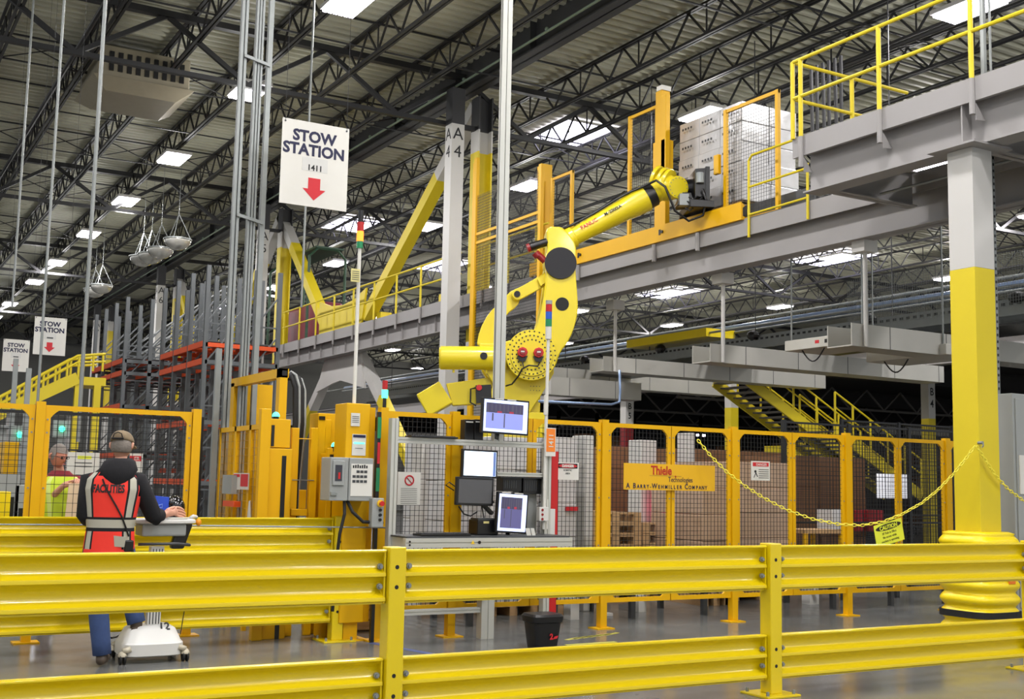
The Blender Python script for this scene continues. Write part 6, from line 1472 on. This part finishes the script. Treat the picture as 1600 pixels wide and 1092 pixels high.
# white cabinets / posts in the cell
for x0p, x1p, yt, Y, lab in ((915, 928, 680, 11.9, 'white steel post just left of the first fence post by the danger sign'), (1002, 1026, 687, 13.2, 'white machine cabinet rising above the company sign'), (660, 684, 690, 12.6, 'white post seen beside the prohibition notice'), (1078, 1086, 676, 13.6, 'thin white post with dark foot near the chain end')):
    a, c = at(x0p, yt, Y=Y), at(x1p, yt, Y=Y); solo(MB().box(a.x, c.x, Y, Y+.3, 0, a.z).build('white_post', WHT, bevel=.01), lab, 'post')
# small machine feet and white boxes along the cell floor
for k, (x0p, y0p, x1p, y1p, Y, lab) in enumerate(((892, 935, 905, 973, 11.2, 'small white actuator foot right of the waste bin'), (998, 930, 1010, 965, 11.6, 'small white machine foot below the company sign'), (1265, 915, 1280, 950, 11.6, 'small white machine foot in the right bays'), (948, 958, 958, 966, 11.4, 'tiny white floor bracket by the tallest fence post'))):
    box_at('actuator_unit', lab, 'actuator', x0p, y0p, x1p, y1p, Y, .15, CARTW)
# low conveyors inside the cell
t = thing('roller_conveyor', 'long low dark roller conveyor on the floor inside the robot cell', 'conveyor', (5.5, 11.3, 0))
MB().box(4.7, 13.6, 11.05, 11.12, .28, .42).box(4.7, 13.6, 11.9, 11.97, .28, .42).build('side_frame', DGRY, t); b = MB()
for k in range(60): b.cyl((4.8+.148*k, 11.12, .38), (4.8+.148*k, 11.9, .38), .03, n=6)
b.build('rollers', GALV, t); b = MB()
for k in range(9): b.box(4.9+1.05*k, 4.96+1.05*k, 11.06, 11.12, 0, .28).box(4.9+1.05*k, 4.96+1.05*k, 11.9, 11.96, 0, .28)
b.build('legs', DGRY, t)
# black fence and red crates in the right bays
black_fence('black mesh fence deep behind the right fence bays', 12.2, 17.5, 13.0, 2.5, 4)
black_fence('black mesh fence behind the column and yellow stair', 17.5, 24, 17.0, 2.9, 4)
for i, (x0p, x1p, lab) in enumerate(((1337, 1349, 'red crate left of the pair in the right bays'), (1357, 1381, 'wider red crate right of the pair in the right bays'))): box_at('red_crate', lab, 'crate', x0p, 797, x1p, 830, 13.6, .4, mat('faded red', (170, 40, 46), .6), group='red crates')
t, a, c = box_at('white_sign', 'bright white lit board behind the mesh in the right bays', 'sign', 1371, 740, 1424, 779, 13.02, .04, glow('backlit white board', (225, 225, 232), .9))
t = thing('steel_table', 'low amber table with cartons in the right bays', 'table', (10.6, 12.6, 0))
a, c = at(1258, 828, Y=12.2), at(1318, 828, Y=12.2); MB().box(a.x, c.x, 12.2, 12.8, a.z-.05, a.z).build('tabletop', WOOD, t)
for x in (a.x, c.x-.05):
    for y in (12.2, 12.75): MB().box(x, x+.05, y, y+.05, 0, a.z-.05).build('leg', FENY, t)
box_at('carton', 'small pale carton on the low amber table', 'carton', 1300, 796, 1318, 827, 12.4, .3, WRAP)

# column B rows, mezzanine B and its dark underside
def colB(label, px, py0, Y, w, code=None, ztr=None, zt=4.75, low=STRY):
    x = at(px, py0, Y=Y).x; t = thing('building_column', label, 'column', (x, Y, 0), 'columns under the rear deck')
    MB().box(x-w/2, x+w/2, Y, Y+w, 0, ztr, 1).box(x-w/2, x+w/2, Y, Y+w, ztr, zt, 0).build('shaft', [WHT, low], t)
    if code: MB().text(code[0], .27, (x-.0, Y-.003, ztr+.58), sx=.9, off=.004).text(code[1], .27, (x, Y-.003, ztr+.28), sx=.9, off=.004).build('stencilled_code', BINK, t)
colB('white over yellow column with the white beam on its left side', 1148, 640, 24.5, .26, None, at(1148, 637, Y=24.5).z, 4.34)
colB('white over yellow column stencilled B4 right of the stair', 1456, 620, 20.0, .24, 'B4', at(1456, 654, Y=20).z, 4.6)
colB('white column with red foot stencilled B5 left of the company sign', 984, 640, 30, .3, 'B5', at(984, 668, Y=30).z, 4.34, mat('deep red paint', (130, 24, 28), .6))
t = thing('rear_deck', 'large rear deck making a dark area behind the robot cell', 'deck', (21.6, 16, 4.5))
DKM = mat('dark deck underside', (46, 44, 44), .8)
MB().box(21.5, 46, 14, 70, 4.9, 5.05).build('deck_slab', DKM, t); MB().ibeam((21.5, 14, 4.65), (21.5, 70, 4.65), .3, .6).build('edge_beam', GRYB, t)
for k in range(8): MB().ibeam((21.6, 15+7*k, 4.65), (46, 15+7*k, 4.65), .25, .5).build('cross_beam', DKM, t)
MB().box(26, 60, 50, 50.3, 0, 4.9).build('shade_backdrop', mat('shade backdrop', (26, 26, 28), .9), t)  # near-black sheet, the deep shade below the deck put into its colour
for j in range(3):
    b = MB(); Yj = 28+6*j
    for k in range(14): x = 22+1.6*k; b.bar((x, Yj, 4.85), (x+.8, Yj, 4.2), .05); b.bar((x+.8, Yj, 4.2), (x+1.6, Yj, 4.85), .05)
    b.box(22, 45, Yj-.04, Yj+.04, 4.15, 4.22); b.build('truss_web', GRYD, t)
# racks with goods under the rear deck (dark background)
for k, (x0, y0, lab) in enumerate(((20, 34, 'dark storage rack deep under the rear deck, left block'), (27, 33, 'dark storage rack deep under the rear deck, middle block'), (34, 30, 'dark storage rack deep under the rear deck, right block'))):
    t = thing('storage_rack', lab, 'storage rack', (x0, y0, 0)); b = MB(); r_ = random.Random(k)
    for i in range(4):
        for z in (0, 1.1, 2.2, 3.3): b.box(x0+1.6*i, x0+1.6*i+.08, y0, y0+.1, 0, 4)
    for z in (.2, 1.3, 2.4, 3.5): b.box(x0, x0+4.9, y0, y0+1, z, z+.08)
    b.build('frame', RACKG, t)
    for z in (.28, 1.38, 2.48):
        for i in range(7):
            if r_.random() < .75: MB().box(x0+.7*i+.05, x0+.7*i+.6, y0+.1, y0+.9, z, z+r_.uniform(.3, .85)).build('carton', CARD, t)
# yellow stair to the right
def stair(label, Y, pa, pb, wdt, rail=.85):
    a, c = at(*pa, Y=Y), at(*pb, Y=Y); t = thing('steel_staircase', label, 'staircase', (c.x, Y, 0)); d = (c-a)
    for dy in (0, wdt):
        o = V((0, dy, 0)); MB().bar(a+o, c+o, .05, .24).build('stringer', STRY, t)
        MB().tube([a+o+V((0, 0, rail)), c+o+V((0, 0, rail))], .022).tube([a+o+V((0, 0, rail*.6)), c+o+V((0, 0, rail*.6))], .018).build('handrail', STRY, t)
        b = MB()
        for k in range(6): q = a.lerp(c, k/5)+o; b.tube([q, q+V((0, 0, rail))], .025, n=6)
        b.build('balusters', STRY, t)
    b = MB(); n = 18
    for k in range(n): q = a.lerp(c, (k+.5)/n); b.box(q.x-.14, q.x+.14, Y+.03, Y+wdt-.03, q.z, q.z+.03)
    b.build('treads', GRYD, t); return t
stair('yellow steel staircase descending right from the rear deck', 20.0, (1166, 592), (1345, 730), 1.1)
stair('second yellow staircase flight farther right behind the black fence', 19.0, (1305, 672), (1440, 775), 1.1)
t = thing('steel_landing', 'yellow stair landing with handrail right of the staircase', 'landing', (17.5, 22, 0))
a, c = at(1242, 702, Y=21.8), at(1308, 702, Y=21.8); MB().box(a.x, c.x, 21.8, 22.9, a.z-.15, a.z+.1).build('platform', STRY, t); MB().box(a.x+.1, a.x+.2, 21.8, 21.9, 0, a.z-.15).box(c.x-.2, c.x-.1, 21.8, 21.9, 0, a.z-.15).build('legs', STRY, t)

# ------------------------------------------------------------------ suspended conveyors under the mezzanine
def cross_channel(label, pl, pr, Yl, h=.3, dep=.5, rod=True):
    a = at(*pl, Y=Yl); c = at(*pr, Y=Yl); z = (a.z+c.z)/2
    t = thing('conveyor_channel', label, 'conveyor', (a.x, Yl, z), 'grey channels hung under the mezzanine')
    MB().box(a.x, c.x, Yl, Yl+.02, z-h/2, z+h/2).box(a.x, c.x, Yl+dep-.02, Yl+dep, z-h/2, z+h/2).box(a.x, c.x, Yl+.02, Yl+dep-.02, z-h/2, z-h/2+.02).build('trough', BELT, t)
    b = MB(); x = a.x+.8
    while x < c.x-.1: b.box(x, x+.012, Yl-.003, Yl, z-h/2, z+h/2); x += 1.25
    b.build('seam', DGRY, t)
    if rod:
        b = MB()
        for x in (a.x+.25,): b.cyl((x, Yl-.04, z-h/2), (x, Yl-.04, 5.3), .035, n=10); b.cyl((x, Yl-.04, 5.25), (x, Yl-.04, 5.94), .012, n=6)
        b.box(a.x+.12, a.x+.4, Yl-.15, Yl+.1, 5.05, 5.25); b.build('hanger', WHT, t)
    return t, a, c, z
cross_channel('grey conveyor channel hung nearest, passing behind the right column', (1331, 515), (1640, 563), 12.4, .34)
cross_channel('grey conveyor channel, second from the right, right end in open air', (1110, 545), (1475, 590), 15.8, .32)
cross_channel('grey conveyor channel, third from the right, above the white and yellow column', (943, 573), (1290, 592), 19.5, .3)
cross_channel('grey conveyor channel low behind the robot turret with a white right half', (842, 590), (1138, 602), 24.0, .4, rod=True)
cross_channel('short grey conveyor channel low behind the robot, right end near the blue conduit', (842, 600), (1002, 613), 22.0, .4, rod=True)
def tray(label, pn, pf, X, h):
    a, c = at(*pn, X=X), at(*pf, X=X); z = (a.z+c.z)/2; t = thing('motor_tray', label, 'motor tray', (X, a.y, z-h), 'grey motor trays under the conveyors')
    TRM = mat('pale grey enamel', (190, 188, 178), .5)
    MB().box(X, X+.9, a.y, c.y, z-h, z).build('body', TRM, t, bevel=.008); m = a.y+(c.y-a.y)*.55
    MB().box(X-.003, X, m, m+.09, z-h*.6, z-h*.3).build('red_sticker', REDI, t); MB().box(X-.003, X, m-.28, m-.12, z-h*.65, z-h*.3).build('dark_sticker', BLK, t)
    MB().tube([(X+.1, c.y-.3-.5*k/9, z-h-.2*math.sin(math.pi*k/9)) for k in range(10)], .012).build('cable_loop', BLK, t)
    b = MB()
    for yy in (a.y+.1, c.y-.1): b.box(X+.05, X+.07, yy-.01, yy+.01, z, 5.94)
    b.build('hanger_straps', GALV, t)
tray('pale grey motor tray hung left below the near conveyor channel', (1351, 522), (1226, 528), 13.6, .17)
tray('pale grey motor tray hung right below the near conveyor channel', (1478, 540), (1353, 547), 14.9, .17)
# long conveyor running lengthwise with perforated side rail and pipes above
t = thing('overhead_conveyor', 'long galvanised overhead conveyor with perforated side rail below the mezzanine', 'conveyor', (16.4, 12, 4.3))
MB().box(16.3, 16.34, 9, 38, 4.35, 4.62).box(17.3, 17.34, 9, 38, 4.35, 4.62).build('side_rail', GALV, t)
b = MB()
for k in range(190): b.box(16.29, 16.3, 9.1+.15*k, 9.17+.15*k, 4.52, 4.56)
b.build('rail_slots', BLK, t)['kind'] = 'stuff'
b = MB()
for k in range(140): b.cyl((16.34, 9.1+.2*k, 4.56), (17.3, 9.1+.2*k, 4.56), .03, n=6)
b.build('rollers', DGRY, t)
MB().box(16.2, 17.4, 9, 38, 4.18, 4.22).build('under_tray', BLK, t)
b = MB()
for k in range(7): b.sph((16.25, 12+3.1*k, 4.62), .1, .16, .1, nu=8, nv=6)
b.build('drive_heads', BLK, t)
b = MB()
for k in range(8): b.cyl((16.32, 11+3.6*k, 4.6), (16.32, 11+3.6*k, 10.9), .012, n=5)
b.build('hanger_rods', BLKS, t)
MB().box(16.1, 16.9, 19.5, 22.4, 4.72, 4.9).build('yellow_cover', PLSY, t)
BPI = mat('blue grey pipe', (120, 140, 170), .3, .5)
for i, (z, x, r_, m, lab) in enumerate(((4.98, 17.0, .07, BPI, 'blue-grey pipe running lengthwise above the overhead conveyor'), (5.25, 17.6, .035, GALV, 'upper thin galvanised pipe above the overhead conveyor'), (4.8, 16.2, .025, GALV, 'lower thin galvanised pipe along the overhead conveyor'), (4.86, 16.9, .03, GALV, 'middle galvanised pipe above the overhead conveyor'))):
    solo(MB().tube([(x, 8.5, z), (x, 42, z)], r_).build('service_pipe', m), lab, 'pipe')
# side guard mesh
t = thing('guard_net', 'fine wire guard net beside the overhead conveyor at right', 'net', (16.1, 10, 4.4)); m = MB()
for i in range(120): y = 9.5+.05*i; m.box(16.098, 16.102, y, y+.004, 4.45, 5.35)
for i in range(18): z = 4.45+.05*i; m.box(16.098, 16.102, 9.5, 15.5, z, z+.004)
m.build('wire_mesh', GALV, t)
# bent conduit and white beam
bl = [at(842, 627, Y=14.5), at(955, 632, Y=14.5), at(968, 628, Y=14.5), at(969, 612, Y=14.5), at(968, 578, Y=14.5)]
solo(MB().tube(bl, .02).build('bent_conduit', BPI, smooth=True), 'blue-grey conduit bent upward right of the robot turret', 'conduit')
# small far bright spots under the deck
t = thing('distant_lamp_row', 'row of tiny distant lamps glimpsed under the rear deck', 'ceiling lamp', (34, 48, 4.2))
for x, y in ((800, 655), (893, 665), (1090, 655), (1105, 654), (1095, 680), (1405, 637), (1390, 637), (1415, 636), (1378, 651)): p = at(x, y, Y=47); MB().cbox(p, .5, .1, .1).build('lamp', TUBE, t)
p0_, p1_ = at(1380, 640, Y=46), at(1450, 655, Y=46)

t = thing('low_wall', 'low pale panel wall along the floor behind the rear guard rail', 'low wall', (.2, 13.5, 0))
LPW = mat('pale floor panel', (176, 176, 160), .5)
for k in range(4): MB().box(.2+1.0*k, 1.19+1.0*k, 13.46, 13.52, .03, .5).build('panel', LPW, t)
MB().box(.2, 4.2, 13.44, 13.54, 0, .03).build('floor_channel', GALV, t)
